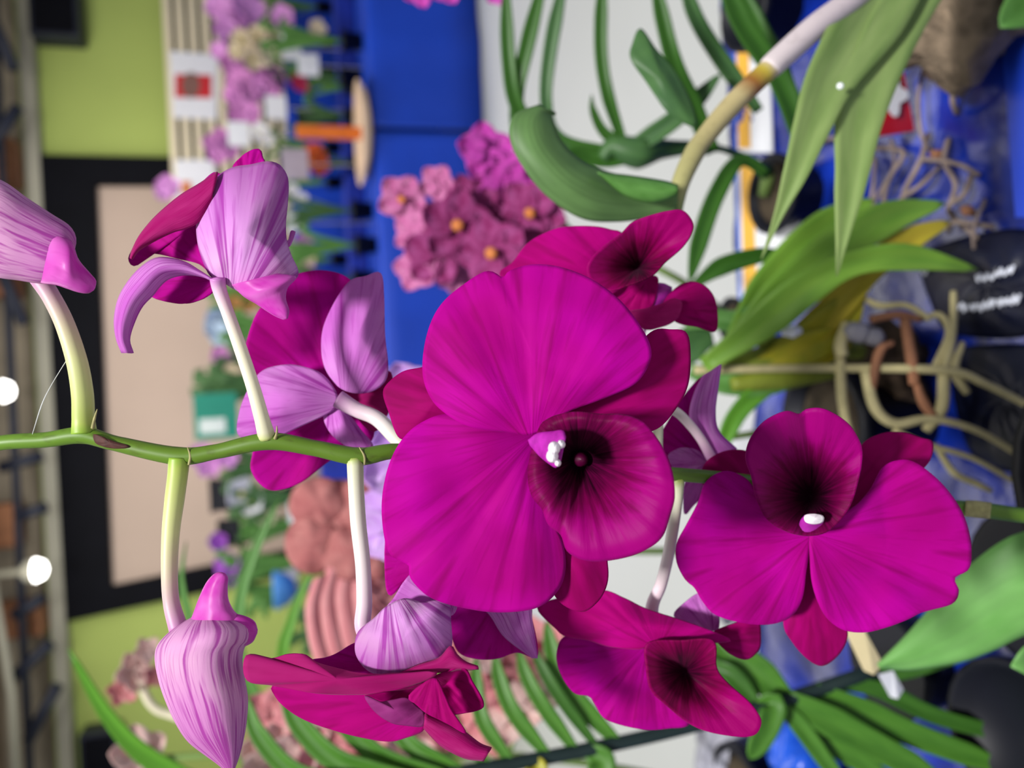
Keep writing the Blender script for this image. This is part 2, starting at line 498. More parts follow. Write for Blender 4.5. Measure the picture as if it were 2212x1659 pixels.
lathe('plant_pot', pot_c, [(0.045, 0), (0.055, 0.085), (0.06, 0.088), (0.06, 0.1), (0.054, 0.1), (0.052, 0.088), (0.0, 0.088)], POTB, ORCHID)
# node details of the stem
def bract(pts):
    return stalk('bract', pts, BRACT, st, ns=6, sub=4)
bract([(200, 925, 0.193, 8), (204, 905, 0.1925, 6), (210, 884, 0.192, 2)])
bract([(594, 948, 0.193, 8), (598, 935, 0.1925, 6), (598, 920, 0.192, 2)])
bract([(408, 1004, 0.193, 6), (411, 985, 0.193, 6), (405, 966, 0.1935, 2)])
bract([(788, 1004, 0.195, 6), (787, 985, 0.195, 6), (776, 966, 0.1955, 2)])
ring('stem_scar', [(202, 938), (218, 942), (250, 955), (280, 963), (272, 968), (240, 968), (208, 958)], 0.1926, SCAR, st, prof=[(0, -0.2), (1, 0.3)], nb=30, nr=5, solid=0.0002)
strap('node_sheath', [(2085, 1098, 0.2395, 34), (2110, 1100, 0.2395, 36), (2140, 1103, 0.24, 34)], BRACT, st, tip=False, base_w=1, fold=-0.6, solid=0.0003, n=10)

def flower(label, px, py, d):
    f = node('flower', P(px, py, d), ORCHID)
    if label: f['label'] = label
    return f
def bud(label, px, py, d):
    f = node('bud', P(px, py, d), ORCHID); f['label'] = label; return f

# ---- drooping bud at the top of the spray (picture edge)
A_ = bud('pale magenta bud with a pointed spur at the stem tip', 90, 600, 0.192)
loft('bud_body', [(-95, 470), (-60, 385), (0, 388), (60, 428), (112, 462), (150, 487), (165, 515), (160, 548)],
     [(-95, 480), (-70, 570), (-10, 598), (40, 606), (80, 612), (110, 610), (130, 595), (140, 570)], [(0, 0.192), (1, 0.19)], BUD, A_, ratio=0.85, rib=0.03)
loft('bud_spur', [(40, 560), (100, 505), (152, 520), (170, 560), (195, 590), (208, 606), (206, 622)],
     [(55, 600), (90, 612), (120, 616), (145, 624), (170, 632), (190, 634), (203, 627)], [(0, 0.1925), (0.35, .1875), (0.6, .1858), (1, 0.187)], SPUR, A_, ratio=[(0, .5), (0.5, 0.9), (1, .8)])
stalk('pedicel', [(182, 936, 0.195, 52), (180, 905, 0.195, 46), (178, 850, 0.194, 45), (166, 780, 0.193, 43), (140, 700, 0.193, 40), (110, 640, 0.193, 38), (82, 598, 0.193, 40)], PED_G, A_)

# ---- bud hanging below the stem
K_ = bud('closed striped bud hanging from the stem with a thumb-like spur', 385, 1345, 0.19)
loft('bud_body', [(420, 1330), (393, 1345), (362, 1368), (339, 1395), (334, 1425), (342, 1470), (357, 1515), (380, 1565), (405, 1602), (440, 1630), (465, 1648), (485, 1664), (498, 1672)],
     [(470, 1325), (515, 1335), (545, 1352), (545, 1380), (529, 1398), (524, 1430), (530, 1470), (536, 1510), (533, 1560), (526, 1600), (517, 1635), (508, 1660), (502, 1672)],
     [(0, 0.1895), (1, 0.187)], BUD, K_, ratio=0.9, rib=0.035, n=44)
loft('bud_spur', [(405, 1352), (415, 1330), (428, 1295), (443, 1262), (458, 1243), (470, 1236), (480, 1236)],
     [(530, 1372), (520, 1335), (505, 1318), (494, 1295), (492, 1268), (493, 1248), (486, 1238)], [(0, 0.188), (1, 0.186)], SPUR, K_, ratio=[(0, 0.75), (1, .85)])
loft('bud_chin', [(450, 1325), (495, 1324), (528, 1330), (550, 1342), (557, 1360)], [(450, 1375), (490, 1392), (520, 1398), (545, 1388), (556, 1368)], [(0, .1865), (1, 0.187)], SPUR, K_, ratio=0.7)
stalk('pedicel', [(387, 990, 0.1945, 44), (384, 1025, 0.194, 42), (377, 1080, 0.193, 41), (369, 1150, 0.192, 37), (366, 1230, 0.191, 34), (370, 1300, 0.191, 34), (386, 1360, 0.190, 40)], PED_G, K_)

# ---- half-open flower seen from behind at the top
B_ = flower('half-open flower turned away, pale striped sepal arching over darker petals', 470, 605, 0.192)
PALE_S = ring('sepal', [(503, 363), (541, 357), (577, 350), (602, 356), (618, 377), (622, 402), (620, 440), (616, 482), (618, 520), (628, 552), (642, 582), (640, 600), (612, 618),
      (565, 632), (520, 630), (486, 611), (457, 597), (442, 570), (429, 527), (426, 480), (437, 447), (450, 414), (470, 383)], 0.189, PALE, B_, base=(500, 680), c=(530, 500),
      prof=[(0, -7), (0.5, -5), (0.8, -2), (1, 1.5)], gx=0.6)
loft('spur', [(500, 615), (525, 640), (553, 657), (575, 672), (595, 684), (612, 691)], [(600, 590), (640, 598), (622, 622), (618, 645), (625, 670), (622, 688)], [(0, 0.186), (1, 0.184)], SPUR, B_, ratio=0.7)
ring('petal', [(470, 372), (430, 400), (395, 420), (362, 445), (330, 475), (302, 510), (286, 540), (278, 560), (289, 575), (310, 560), (330, 548), (390, 560), (430, 570), (470, 590), (500, 500), (500, 420)],
     0.197, MAG, B_, base=(480, 600), gx=-2.0, prof=[(0, 0), (1, 2)], ruff=(0.4, 5, 0))
strip('petal_fold', [(470, 372), (430, 398), (395, 419), (362, 445), (330, 475), (302, 510), (287, 540), (282, 558)],
      [(455, 440), (428, 480), (398, 495), (378, 500), (350, 512), (325, 525), (300, 540), (284, 560)], [(0, 0.189), (1, 0.192)], PINKV, B_, dd=-1.0, arch=2.0)
ring('petal_tip', [(503, 363), (520, 340), (545, 324), (562, 323), (568, 340), (572, 352), (560, 375), (520, 380)], 0.194, MAG, B_, base=(530, 420), nr=8, nb=40)
strip('sepal', [(458, 603), (430, 585), (400, 567), (365, 558), (335, 559), (305, 578), (278, 608), (257, 645), (248, 690), (252, 730), (264, 762)],
      [(458, 606), (440, 598), (418, 594), (390, 594), (362, 603), (343, 620), (330, 637), (308, 660), (292, 690), (279, 732), (287, 763)], [(0, 0.19), (0.5, 0.187), (1, 0.19)], LILAC, B_, dd=1.5, arch=3.5)
ring('petal', [(325, 638), (345, 608), (400, 585), (456, 600), (465, 625), (440, 645), (400, 656), (360, 652)], 0.195, MAG, B_, base=(480, 600), nb=50, nr=10, gx=-1)
strip('lip_edge', [(612, 510), (622, 520), (628, 500), (634, 498)], [(616, 530), (626, 532), (636, 508), (638, 500)], 0.196, LILAC, B_, n=12, m=5)
stalk('pedicel', [(577, 946, 0.1945, 38), (566, 905, 0.193, 32), (545, 830, 0.192, 29), (515, 740, 0.191, 28), (490, 670, 0.190, 27), (474, 625, 0.189, 30), (470, 600, 0.188, 34)], PED_P, B_)

# ---- flower behind the stem, seen from the back
C_ = flower('magenta flower seen from the back behind the stem, pale star of sepals', 725, 870, 0.215)
ring('petal', [(548, 690), (570, 655), (600, 618), (640, 592), (700, 584), (755, 603), (790, 660), (790, 780), (740, 860), (650, 850), (560, 830), (532, 795), (530, 750)], 0.224, MAG, C_, base=(735, 870), prof=[(0, 0), (1, -3)], ruff=(0.8, 4, 1))
ring('petal', [(515, 925), (545, 965), (541, 1010), (560, 1044), (592, 1060), (650, 1042), (720, 990), (800, 955), (800, 900), (740, 860), (640, 890), (560, 900)], 0.226, MAG, C_, base=(735, 870), prof=[(0, 0), (1, -3)])
ring('sepal', [(757, 607), (790, 597), (822, 590), (829, 640), (831, 720), (838, 800), (822, 835), (780, 850), (735, 838), (705, 800), (695, 755), (700, 705), (725, 650)], 0.213, LILAC, C_, base=(745, 900), prof=[(0, -3), (1, 2)], gy=-1.0)
ring('sepal', [(728, 850), (700, 812), (665, 795), (620, 788), (570, 800), (540, 835), (518, 890), (516, 940), (560, 950), (600, 943), (650, 920), (700, 897), (725, 880)], 0.211, LILAC, C_, base=(760, 868), prof=[(0, -3), (1, 2)])
ring('sepal', [(700, 893), (722, 872), (745, 885), (780, 930), (806, 965), (770, 972), (730, 950), (708, 925)], 0.214, LILAC, C_, base=(715, 850), nb=50, nr=10, prof=[(0, -2), (1, 1)])
ring('lip', [(740, 850), (790, 830), (838, 800), (850, 830), (848, 870), (820, 925), (800, 930), (770, 900)], 0.218, PINKV, C_, base=(740, 860), nb=50, nr=10)
stalk('pedicel', [(905, 988, 0.203, 34), (860, 950, 0.205, 34), (815, 905, 0.208, 33), (770, 885, 0.209, 33), (730, 862, 0.209, 40)], PED_W, C_)

# ---- the large open flower in the middle
D_ = flower('largest open magenta flower, facing the viewer with dark velvety lip', 1150, 940, 0.186)
ring('petal', [(1150, 938), (1100, 934), (1010, 920), (947, 880), (918, 830), (914, 770), (930, 700), (960, 650), (1010, 609), (1045, 588), (1066, 588), (1086, 600), (1102, 585), (1150, 572),
     (1212, 578), (1280, 605), (1340, 650), (1385, 708), (1406, 755), (1400, 790), (1370, 830), (1300, 862), (1230, 888), (1190, 915)], 0.179, MAG, D_, base=(1150, 965), c=(1155, 780), nr=26, nb=140,
     prof=[(0, 0), (0.6, -0.6), (1, 1.6)], gy=-1.1, ruff=(0.6, 6, 0.5), fold=(1150, 940, math.radians(-104), 1.1, 60))
ring('petal', [(1165, 925), (1100, 905), (1020, 888), (968, 893), (925, 905), (882, 934), (850, 980), (832, 1035), (825, 1090), (829, 1150), (842, 1195), (868, 1213), (884, 1222), (888, 1250), (930, 1290), (1000, 1312), (1080, 1322), (1160, 1312),
     (1205, 1275), (1221, 1230), (1216, 1175), (1192, 1120), (1175, 1062), (1180, 1000)], 0.1815, MAG, D_, base=(1165, 930), c=(1030, 1110), nr=26, nb=140,
     prof=[(0, 0), (0.6, -0.6), (1, 1.4)], gy=0.3, gx=0.9, ruff=(0.9, 5, 2.0), fold=(1150, 940, math.radians(135), 0.9, 70))
ring('sepal', [(940, 790), (905, 795), (870, 803), (838, 828), (828, 850), (840, 890), (866, 948), (920, 930), (1000, 900), (1060, 900), (1060, 840), (1000, 800)], 0.189, SEP, D_, base=(1150, 930), prof=[(0, 0), (1, 2)], gx=-1)
ring('sepal', [(1405, 718), (1450, 712), (1482, 718), (1491, 760), (1486, 830), (1460, 882), (1417, 927), (1340, 940), (1250, 920), (1200, 900), (1260, 850), (1340, 790)], 0.186, SEP, D_, base=(1150, 950), prof=[(0, -1), (1, 1.5)], gx=0.6)
ring('sepal', [(1190, 1150), (1240, 1140), (1300, 1180), (1313, 1225), (1310, 1265), (1290, 1300), (1255, 1321), (1205, 1295), (1180, 1230)], 0.188, SEP, D_, base=(1150, 960), prof=[(0, -1), (1, 1.5)], nb=60)
ring('lip', [(1165, 925), (1185, 905), (1215, 894), (1250, 890), (1300, 895), (1350, 897), (1390, 913), (1425, 955), (1450, 1010), (1458, 1068), (1448, 1112), (1430, 1160), (1390, 1190),
     (1330, 1208), (1270, 1211), (1228, 1192), (1212, 1155), (1185, 1133), (1172, 1100), (1152, 1075), (1142, 1040), (1145, 990)], 0.1715, LIP, D_, c=(1250, 988), base=(1250, 988), nr=26, nb=140,
     prof=[(0, 16), (0.12, 14), (0.35, 7), (0.6, 2.0), (0.85, 0), (1, 0.8)], ruff=(0.7, 7, 0.4), gx=-3.6)
loft('column', [(1140, 950), (1162, 935), (1192, 931), (1216, 929), (1223, 944)], [(1144, 962), (1164, 985), (1186, 1003), (1202, 1011), (1212, 996)], [(0, 0.1735), (1, 0.1655)], COLUMN, D_, ratio=0.8, n=20)
for (x, y, r, dd) in ((1197, 968, 12, 0.1625), (1193, 985, 12, 0.1625), (1212, 960, 8, 0.1635), (1205, 1000, 6, 0.1635)):
    ring('anther_cap', [(x + r * math.cos(a), y + 1.15 * r * math.sin(a)) for a in [k * math.pi / 4 for k in range(8)]], dd, WAX, D_, nb=20, nr=6, prof=[(0, -0.9), (0.6, -0.5), (1, 0.6)], solid=0.0003)
lathe('throat_knob', P(1254, 992, 0.1825), [(0.0, -0.0013), (0.0014, -0.0009), (0.0019, 0), (0.0014, 0.0009), (0.0, 0.0013)], plain('throat_maroon', (70, 0, 42), .35, .1, 200), D_, ns=14, axis=-fwd)
stalk('pedicel', [(1215, 1010, 0.207, 30), (1190, 985, 0.2, 30), (1165, 955, 0.19, 36)], PED_W, D_)

# ---- flower to the lower end of the spray, lip uppermost in the picture
E_ = flower('open magenta flower low on the spray with a rounded dark-centred lip', 1750, 1150, 0.222)
ring('petal', [(1752, 1140), (1715, 1130), (1670, 1100), (1640, 1070), (1610, 1032), (1565, 1018), (1525, 1040), (1508, 1085), (1482, 1135), (1462, 1175), (1462, 1215), (1480, 1252), (1500, 1270), (1518, 1300), (1545, 1328), (1600, 1345),
     (1660, 1349), (1708, 1332), (1733, 1292), (1742, 1230)], 0.213, MAG, E_, base=(1755, 1155), c=(1610, 1190), prof=[(0, 0.8), (1, -0.5)], gx=0.4, gy=-0.4, ruff=(0.9, 4, 0), fold=(1750, 1160, math.radians(195), 1.2, 40))
ring('petal', [(1752, 1140), (1795, 1120), (1845, 1095), (1882, 1055), (1905, 1012), (1935, 995), (1975, 998), (2030, 1040), (2072, 1095), (2093, 1150), (2098, 1205), (2090, 1232), (2062, 1248), (2071, 1275), (2058, 1303),
     (2010, 1318), (1985, 1325), (1960, 1338), (1915, 1355), (1868, 1366), (1820, 1360), (1782, 1330), (1758, 1275), (1750, 1215)], 0.211, MAG, E_, base=(1745, 1150), c=(1915, 1190), prof=[(0, 0.5), (1, -0.3)], gx=0.4, gy=-0.5, ruff=(0.9, 5, 2), nb=120,
     fold=(1750, 1160, math.radians(20), 1.2, 45))
ring('sepal', [(1850, 1010), (1862, 960), (1905, 936), (1950, 934), (1990, 946), (2014, 955), (2010, 990), (1985, 1020), (1930, 1060), (1880, 1110), (1820, 1130), (1810, 1080)], 0.221, SEP, E_, base=(1750, 1150), prof=[(0, -1), (1, 1)], gx=0.5)
ring('sepal', [(1514, 1042), (1518, 1010), (1536, 988), (1571, 973), (1612, 974), (1650, 1000), (1700, 1080), (1690, 1130), (1620, 1110), (1560, 1070)], 0.222, SEP, E_, base=(1750, 1150), prof=[(0, -1), (1, 1)], gx=-0.5)
ring('sepal', [(1725, 1150), (1780, 1150), (1812, 1330), (1830, 1362), (1824, 1395), (1800, 1425), (1772, 1438), (1740, 1420), (1710, 1385), (1692, 1345), (1706, 1260)], 0.22, SEP, E_, base=(1750, 1150), prof=[(0, -1), (1, 1.5)], gy=0.6)
ring('lip', [(1611, 988), (1622, 946), (1653, 909), (1698, 888), (1727, 894), (1744, 883), (1782, 884), (1829, 912), (1856, 950), (1863, 985), (1853, 1043), (1834, 1098), (1796, 1142), (1760, 1156), (1712, 1152), (1660, 1124), (1634, 1076), (1624, 1030)],
     0.203, LIP, E_, c=(1752, 1075), base=(1752, 1075), prof=[(0, 14), (0.15, 12), (0.4, 7), (0.7, 2.5), (1, 0)], gy=1.6, ruff=(0.6, 5, 1), fold=(1740, 1070, math.radians(-91), 1.5, 22), nb=120)
loft('column', [(1722, 1150), (1728, 1125), (1738, 1112)], [(1778, 1152), (1780, 1128), (1776, 1112)], [(0, 0.2075), (1, 0.2045)], COLUMN, E_, ratio=0.6, n=12)
ring('anther_cap', [(1738, 1114), (1757, 1110), (1778, 1115), (1776, 1128), (1757, 1132), (1740, 1127)], 0.2022, WAX, E_, nb=24, nr=6, prof=[(0, -0.8), (1, 0.5)], solid=0.0003)
stalk('pedicel', [(1700, 1052, 0.226, 30), (1730, 1090, 0.229, 30), (1750, 1140, 0.224, 34)], PED_W, E_)

# ---- flower high behind the large one (picture top)
F_ = flower('magenta flower peeking out behind the large one, beside the curled leaf', 1390, 640, 0.24)
ring('petal', [(1079, 592), (1107, 567), (1138, 527), (1178, 503), (1220, 490), (1283, 489), (1319, 496), (1345, 506), (1350, 560), (1340, 620), (1290, 650), (1200, 660), (1110, 640)], 0.232, MAG2, F_, base=(1390, 640), prof=[(0, -1), (1, 1.5)])
ring('petal', [(1310, 628), (1360, 610), (1413, 595), (1422, 615), (1405, 668), (1362, 680), (1340, 655)], 0.236, SEP, F_, base=(1400, 600), nb=50, nr=10)
ring('lip', [(1342, 504), (1366, 480), (1401, 466), (1445, 455), (1476, 455), (1497, 480), (1494, 505), (1474, 534), (1436, 567), (1413, 592), (1384, 607), (1361, 615), (1316, 628), (1278, 608), (1268, 580), (1280, 555), (1305, 532)],
     0.222, LIP2, F_, c=(1378, 580), base=(1378, 580), prof=[(0, 12), (0.25, 8), (0.6, 3), (1, 0)], ruff=(1.2, 3, 0.6))
loft('column', [(1396, 664), (1404, 635), (1420, 612), (1436, 612)], [(1424, 668), (1436, 652), (1450, 635), (1452, 620)], 0.238, COLUMN, F_, ratio=0.7, n=14)
ring('petal', [(1350, 678), (1390, 668), (1430, 656), (1455, 645), (1473, 655), (1462, 688), (1430, 706), (1389, 710)], 0.228, PINKV, F_, base=(1340, 690), nb=50, nr=10, prof=[(0, -1), (1, 1)])
ring('sepal', [(1430, 664), (1455, 626), (1488, 609), (1518, 615), (1540, 638), (1549, 672), (1545, 716), (1507, 706), (1462, 697)], 0.233, SEP, F_, base=(1410, 660), nb=60, prof=[(0, -2), (1, 1.5)])
stalk('pedicel', [(1330, 1018, 0.212, 26), (1350, 850, 0.238, 26), (1390, 680, 0.243, 28)], PED_W, F_)

# ---- flower below the stem in side view
G_ = flower('magenta flower in side view beneath the stem with pale striped hood', 790, 1365, 0.192)
stalk('pedicel', [(767, 992, 0.1965, 36), (769, 1050, 0.195, 34), (774, 1130, 0.194, 34), (784, 1220, 0.193, 33), (787, 1300, 0.192, 34), (784, 1350, 0.191, 36), (800, 1385, 0.191, 40)], PED_W, G_)
ring('sepal', [(776, 1364), (810, 1335), (834, 1312), (873, 1294), (911, 1301), (965, 1298), (973, 1345), (974, 1398), (949, 1424), (900, 1442), (864, 1455), (816, 1455), (790, 1443), (772, 1418), (768, 1394)], 0.186, PALE, G_, base=(840, 1255), c=(870, 1380),
     prof=[(0, -5), (0.5, -3.5), (0.8, -1), (1, 1.5)])
ring('sepal', [(832, 1318), (850, 1292), (873, 1255), (895, 1240), (940, 1270), (985, 1300), (975, 1330), (920, 1330), (870, 1325)], 0.191, LILAC, G_, base=(980, 1330), nb=50, nr=10)
strip('sepal_rim', [(864, 1455), (905, 1436), (949, 1421), (974, 1394), (985, 1412), (1005, 1430), (1032, 1440)], [(870, 1456), (910, 1452), (943, 1452), (975, 1449), (995, 1446), (1015, 1446), (1034, 1444)], 0.1855, PINKV, G_, arch=1.0, n=24, m=6)
ring('petal', [(532, 1416), (585, 1422), (620, 1413), (655, 1413), (680, 1431), (737, 1447), (785, 1455), (880, 1455), (943, 1451), (930, 1466), (880, 1482), (816, 1496), (769, 1499), (706, 1498), (642, 1491), (589, 1479), (533, 1468)],
     0.182, PINKV, G_, base=(1000, 1450), c=(730, 1468), prof=[(0, -2), (1, 1)], ruff=(0.8, 6, 0), gy=-1.5)
ring('petal', [(668, 1430), (700, 1421), (725, 1412), (769, 1388), (790, 1400), (815, 1450), (780, 1465), (720, 1462)], 0.194, MAG, G_, base=(840, 1440), nb=50, nr=10)
ring('petal', [(589, 1480), (642, 1480), (706, 1480), (769, 1488), (815, 1500), (860, 1520), (915, 1545), (916, 1576), (880, 1592), (842, 1601), (785, 1593), (722, 1577), (658, 1554), (617, 1528), (594, 1502)], 0.188, MAG2, G_, base=(960, 1500), prof=[(0, 0), (1, 1)], gy=1.0)
ring('lip', [(785, 1500), (860, 1486), (937, 1462), (997, 1440), (1022, 1476), (1044, 1517), (1036, 1533), (990, 1542), (960, 1545), (918, 1540), (880, 1520), (830, 1518)], 0.185, SEP, G_, c=(960, 1480), base=(930, 1450), prof=[(0, 6), (0.5, 3), (1, 0)])
ring('lip_lobe', [(788, 1503), (816, 1517), (850, 1512), (880, 1508), (900, 1525), (918, 1541), (916, 1567), (880, 1566), (846, 1560), (810, 1536)], 0.181, DUSK, G_, base=(950, 1500), nb=50, nr=10, prof=[(0, -1), (1, 1)])
ring('petal', [(883, 1503), (937, 1464), (960, 1500), (975, 1533), (1008, 1584), (965, 1562), (921, 1540), (900, 1522)], 0.1795, SEP, G_, base=(940, 1440), nb=50, nr=10)
strip('lip_tail', [(918, 1540), (949, 1552), (994, 1574), (1036, 1606), (1062, 1616)], [(916, 1572), (936, 1594), (960, 1615), (1004, 1637), (1045, 1643)], 0.182, PINKV, G_, arch=2.0, n=24, m=8)

# ---- flower half hidden below the large one
H_ = flower('pinkish flower mostly hidden below the large one, back of its petals showing', 1120, 1330, 0.212)
ring('petal', [(960, 1290), (1060, 1290), (1140, 1300), (1150, 1340), (1161, 1392), (1158, 1421), (1117, 1409), (1070, 1423), (1019, 1421), (987, 1403), (970, 1350)], 0.209, MAG, H_, base=(1100, 1250), prof=[(0, -1), (1, 1)])
strip('sepal', [(1030, 1300), (1060, 1330), (1090, 1375), (1150, 1420)], [(1150, 1300), (1148, 1330), (1155, 1380), (1160, 1422)], 0.206, LILAC, H_, arch=1.5, n=20, m=10)
ring('petal', [(836, 1150), (880, 1180), (900, 1230), (870, 1262), (843, 1287), (832, 1250)], 0.206, MAG, H_, base=(960, 1200), nb=40, nr=8)
stalk('pedicel', [(1255, 1016, 0.2095, 28), (1230, 1150, 0.216, 28), (1150, 1270, 0.216, 28), (1115, 1320, 0.213, 30)], PED_W, H_)

# ---- flower at the bottom edge with trumpet lip
I_ = flower('magenta flower with a trumpet-shaped lip pointing down to the corner', 1390, 1400, 0.225)
ring('petal', [(1160, 1312), (1215, 1290), (1301, 1275), (1345, 1290), (1396, 1315), (1475, 1341), (1538, 1363), (1580, 1383), (1538, 1388), (1475, 1390), (1411, 1392), (1380, 1402), (1316, 1396), (1269, 1382), (1221, 1374), (1200, 1358)],
     0.216, PINKV if False else MAG2, I_, base=(1420, 1400), prof=[(0, -1.5), (1, 1)], ruff=(0.8, 4, 0), gy=-1.5)
ring('petal', [(1218, 1376), (1269, 1376), (1316, 1385), (1400, 1395), (1440, 1440), (1470, 1500), (1490, 1562), (1443, 1573), (1396, 1576), (1342, 1566), (1304, 1550), (1285, 1521), (1272, 1503), (1240, 1496), (1212, 1458), (1202, 1414)],
     0.222, MAG, I_, base=(1400, 1390), prof=[(0, 0), (1, 0)], ruff=(0.8, 4, 1), gy=0.8)
ring('lip', [(1399, 1389), (1475, 1383), (1541, 1384), (1548, 1442), (1572, 1476), (1617, 1515), (1639, 1543), (1645, 1562), (1633, 1586), (1601, 1592), (1538, 1583), (1490, 1564), (1437, 1521), (1406, 1490), (1396, 1442)],
     0.211, LIP2, I_, c=(1478, 1450), base=(1478, 1450), prof=[(0, 12), (0.25, 9), (0.6, 3), (1, 0)], gx=-0.8, ruff=(0.8, 3, 1))
ring('sepal', [(1540, 1365), (1585, 1347), (1634, 1331), (1643, 1388), (1630, 1414), (1608, 1424), (1576, 1411), (1551, 1388)], 0.22, SEP, I_, base=(1480, 1380), nb=50, nr=10, prof=[(0, -1), (1, 1.5)])
ring('sepal', [(1455, 1330), (1481, 1300), (1515, 1280), (1544, 1300), (1551, 1360), (1494, 1350)], 0.226, LILAC, I_, base=(1540, 1370), nb=40, nr=8)
stalk('pedicel', [(1466, 1030, 0.2135, 26), (1459, 1105, 0.218, 25), (1444, 1196, 0.222, 25), (1428, 1262, 0.225, 25), (1408, 1318, 0.227, 28), (1420, 1400, 0.227, 34)], PED_W, I_)

# ---- flower turned away between the two open ones
J_ = flower('purple back of a flower between the two open flowers', 1530, 1000, 0.232)
ring('petal', [(1400, 960), (1425, 938), (1460, 880), (1479, 852), (1519, 812), (1540, 840), (1540, 930), (1526, 993), (1512, 1014), (1458, 1014), (1430, 1000)], 0.236, MAG, J_, base=(1530, 1000))
strip('sepal', [(1519, 812), (1500, 850), (1490, 900), (1510, 960), (1535, 1005)], [(1557, 787), (1552, 830), (1545, 889), (1553, 932), (1592, 970)], 0.231, LILAC, J_, arch=2, n=24, m=8)
ring('sepal', [(1443, 985), (1470, 968), (1505, 972), (1528, 995), (1515, 1015), (1460, 1015)], 0.231, LILAC, J_, base=(1530, 1000), nb=40, nr=8)
ring('sepal', [(1480, 1040), (1515, 1032), (1530, 1060), (1500, 1090), (1478, 1110)], 0.236, LILAC, J_, base=(1530, 1000), nb=40, nr=8)
stalk('pedicel', [(1420, 1022, 0.214, 22), (1425, 880, 0.224, 24), (1458, 888, 0.226, 21), (1487, 914, 0.227, 21), (1515, 950, 0.228, 21), (1540, 995, 0.229, 24)], PED_W, J_)

SILK = plain('spider_silk_white', (220, 222, 226), 0.5, 0.1, 50)
o = stalk('spider_silk', [(70, 938, .194, 1.6), (90, 875, .193, 2.6), (112, 830, .1925, 1.4), (150, 768, .1915, 1.4)], SILK, None, ns=5, sub=4)
tag(o, 'fine strand of spider silk slanting off the topmost pedicel', 'spider silk')

# ================================================================== the hall
GREEN = plain('lime_wall_paint', (172, 190, 104), 0.75, 0.05, 1.2, spec=0.15)
FLOOR = plain('pale_floor', (206, 209, 208), 0.5, 0.03, 1.5, spec=0.3)
CEIL = plain('ceiling_board', (150, 132, 108), 0.8, 0.2, 2.0)
BEAM = plain('grey_beam_paint', (166, 164, 148), 0.6, 0.06, 2.0)
DARK = plain('dark_steel', (34, 38, 52), 0.5, 0.2, 6)
BLACK = plain('black_frame', (9, 10, 17), 0.7, 0.15, 5, spec=.1)
BEIGE = plain('beige_panel', (184, 164, 150), 0.7, 0.06, 1.0)
CREAM = plain('cream_slat_wood', (226, 214, 184), 0.6, 0.06, 5)
GAPB = plain('slat_gap_shade', (52, 58, 50), 0.8, 0.1, 5)  # shade of the wall between the slats put into the colour
WHITE = plain('white_card', (228, 230, 236), 0.5, 0.03, 4)
RED = plain('red_print', (196, 44, 52), 0.5, 0.08, 6)
BROWN = plain('brown_print', (128, 92, 84), 0.6, 0.15, 9)
TEAL = plain('teal_card', (16, 124, 104), 0.5, 0.06, 6)
GREYP = plain('grey_print', (196, 206, 204), 0.6, 0.1, 30)
BLUE = plain('royal_blue_cloth', (14, 62, 182), 0.5, 0.1, 3.0, spec=0.3, bump=0.05)
BLUE2 = plain('deep_blue_cloth', (22, 46, 150), 0.6, 0.25, 6.0, spec=0.35, bump=0.15)
def mat_lamp(name, c, s):
    t = NT(name); t.b.inputs['Emission Color'].default_value = c; t.b.inputs['Emission Strength'].default_value = s; return t.m
LAMP = mat_lamp('lamp_glow', (1, 0.97, 0.92, 1), 9.0)

WY = 7.0
def structure(o): o['kind'] = 'structure'; return o
structure(slab('floor', [(-6, -3, 0), (6, -3, 0), (6, 9, 0), (-6, 9, 0)], (0, 0, -0.05), FLOOR))
ztop = on_y(62, 600, WY).z
structure(slab('wall_back', [(-5, WY, 0), (5, WY, 0), (5, WY, ztop), (-5, WY, ztop)], (0, 0.12, 0), GREEN))
structure(slab('trim_2', [(-5, WY, ztop), (5, WY, ztop), (5, WY, ztop + .35), (-5, WY, ztop + .35)], (0, 0.12, 0), plain('grey_brown_band', (150, 140, 122), .7, .2, 3)))
structure(slab('ceiling', [(-5, 4.2, ztop + 0.35), (5, 4.2, ztop + 0.35), (5, WY + 0.1, ztop + 0.35), (-5, WY + 0.1, ztop + 0.35)], (0, 0, 0.06), CEIL))
a, b = on_y(40, 0, WY - 0.12), on_y(66, 0, WY - 0.12)
structure(box('trim_1', (-5, WY - 0.12, b.z), (5, WY - 0.005, a.z + 0.02), BEAM))
# steelwork under the ceiling: every brace a part of one truss
TR = thing('roof_truss', 'dark steel roof truss with slanting braces under the ceiling', 'truss', on_y(20, 800, 6.4))
for q in (((-60, -60), (30, 150)), ((-30, 330), (40, 230)), ((-10, 560), (52, 700)), ((0, 1010), (90, 985)), ((40, 1115), (100, 1095)), ((30, 1330), (95, 1290)), ((20, 1470), (110, 1390)), ((60, 1600), (125, 1480))):
    tube3('brace', [on_y(q[0][0], q[0][1], 6.45), on_y(q[1][0], q[1][1], 6.45)], 0.045, DARK, TR, ns=8)
tube3('chord', [on_y(-20, -150, 6.45), on_y(70, 1800, 6.45)], 0.03, DARK, TR, ns=8)
RUST = plain('rust_brown_board', (150, 102, 72), 0.7, 0.25, 8)
for i, (x, y0, y1, lab) in enumerate(((18, 300, 400, 'rust brown ceiling board above the doorway corner'), (20, 560, 640, 'rust brown ceiling board near the middle lamp'), (22, 1090, 1180, 'rust brown ceiling board between the two lit lamps'), (75, 1300, 1370, 'rust brown ceiling board next to the steel conduit'))):
    p, q = on_y(x - 22, y0, 6.7), on_y(x + 18, y1, 6.7)
    o = box('ceiling_board', (min(p.x, q.x), 6.66, min(p.z, q.z)), (max(p.x, q.x), 6.86, ztop + 0.352), RUST); tag(o, lab, 'board', 'rust brown boards under the ceiling')
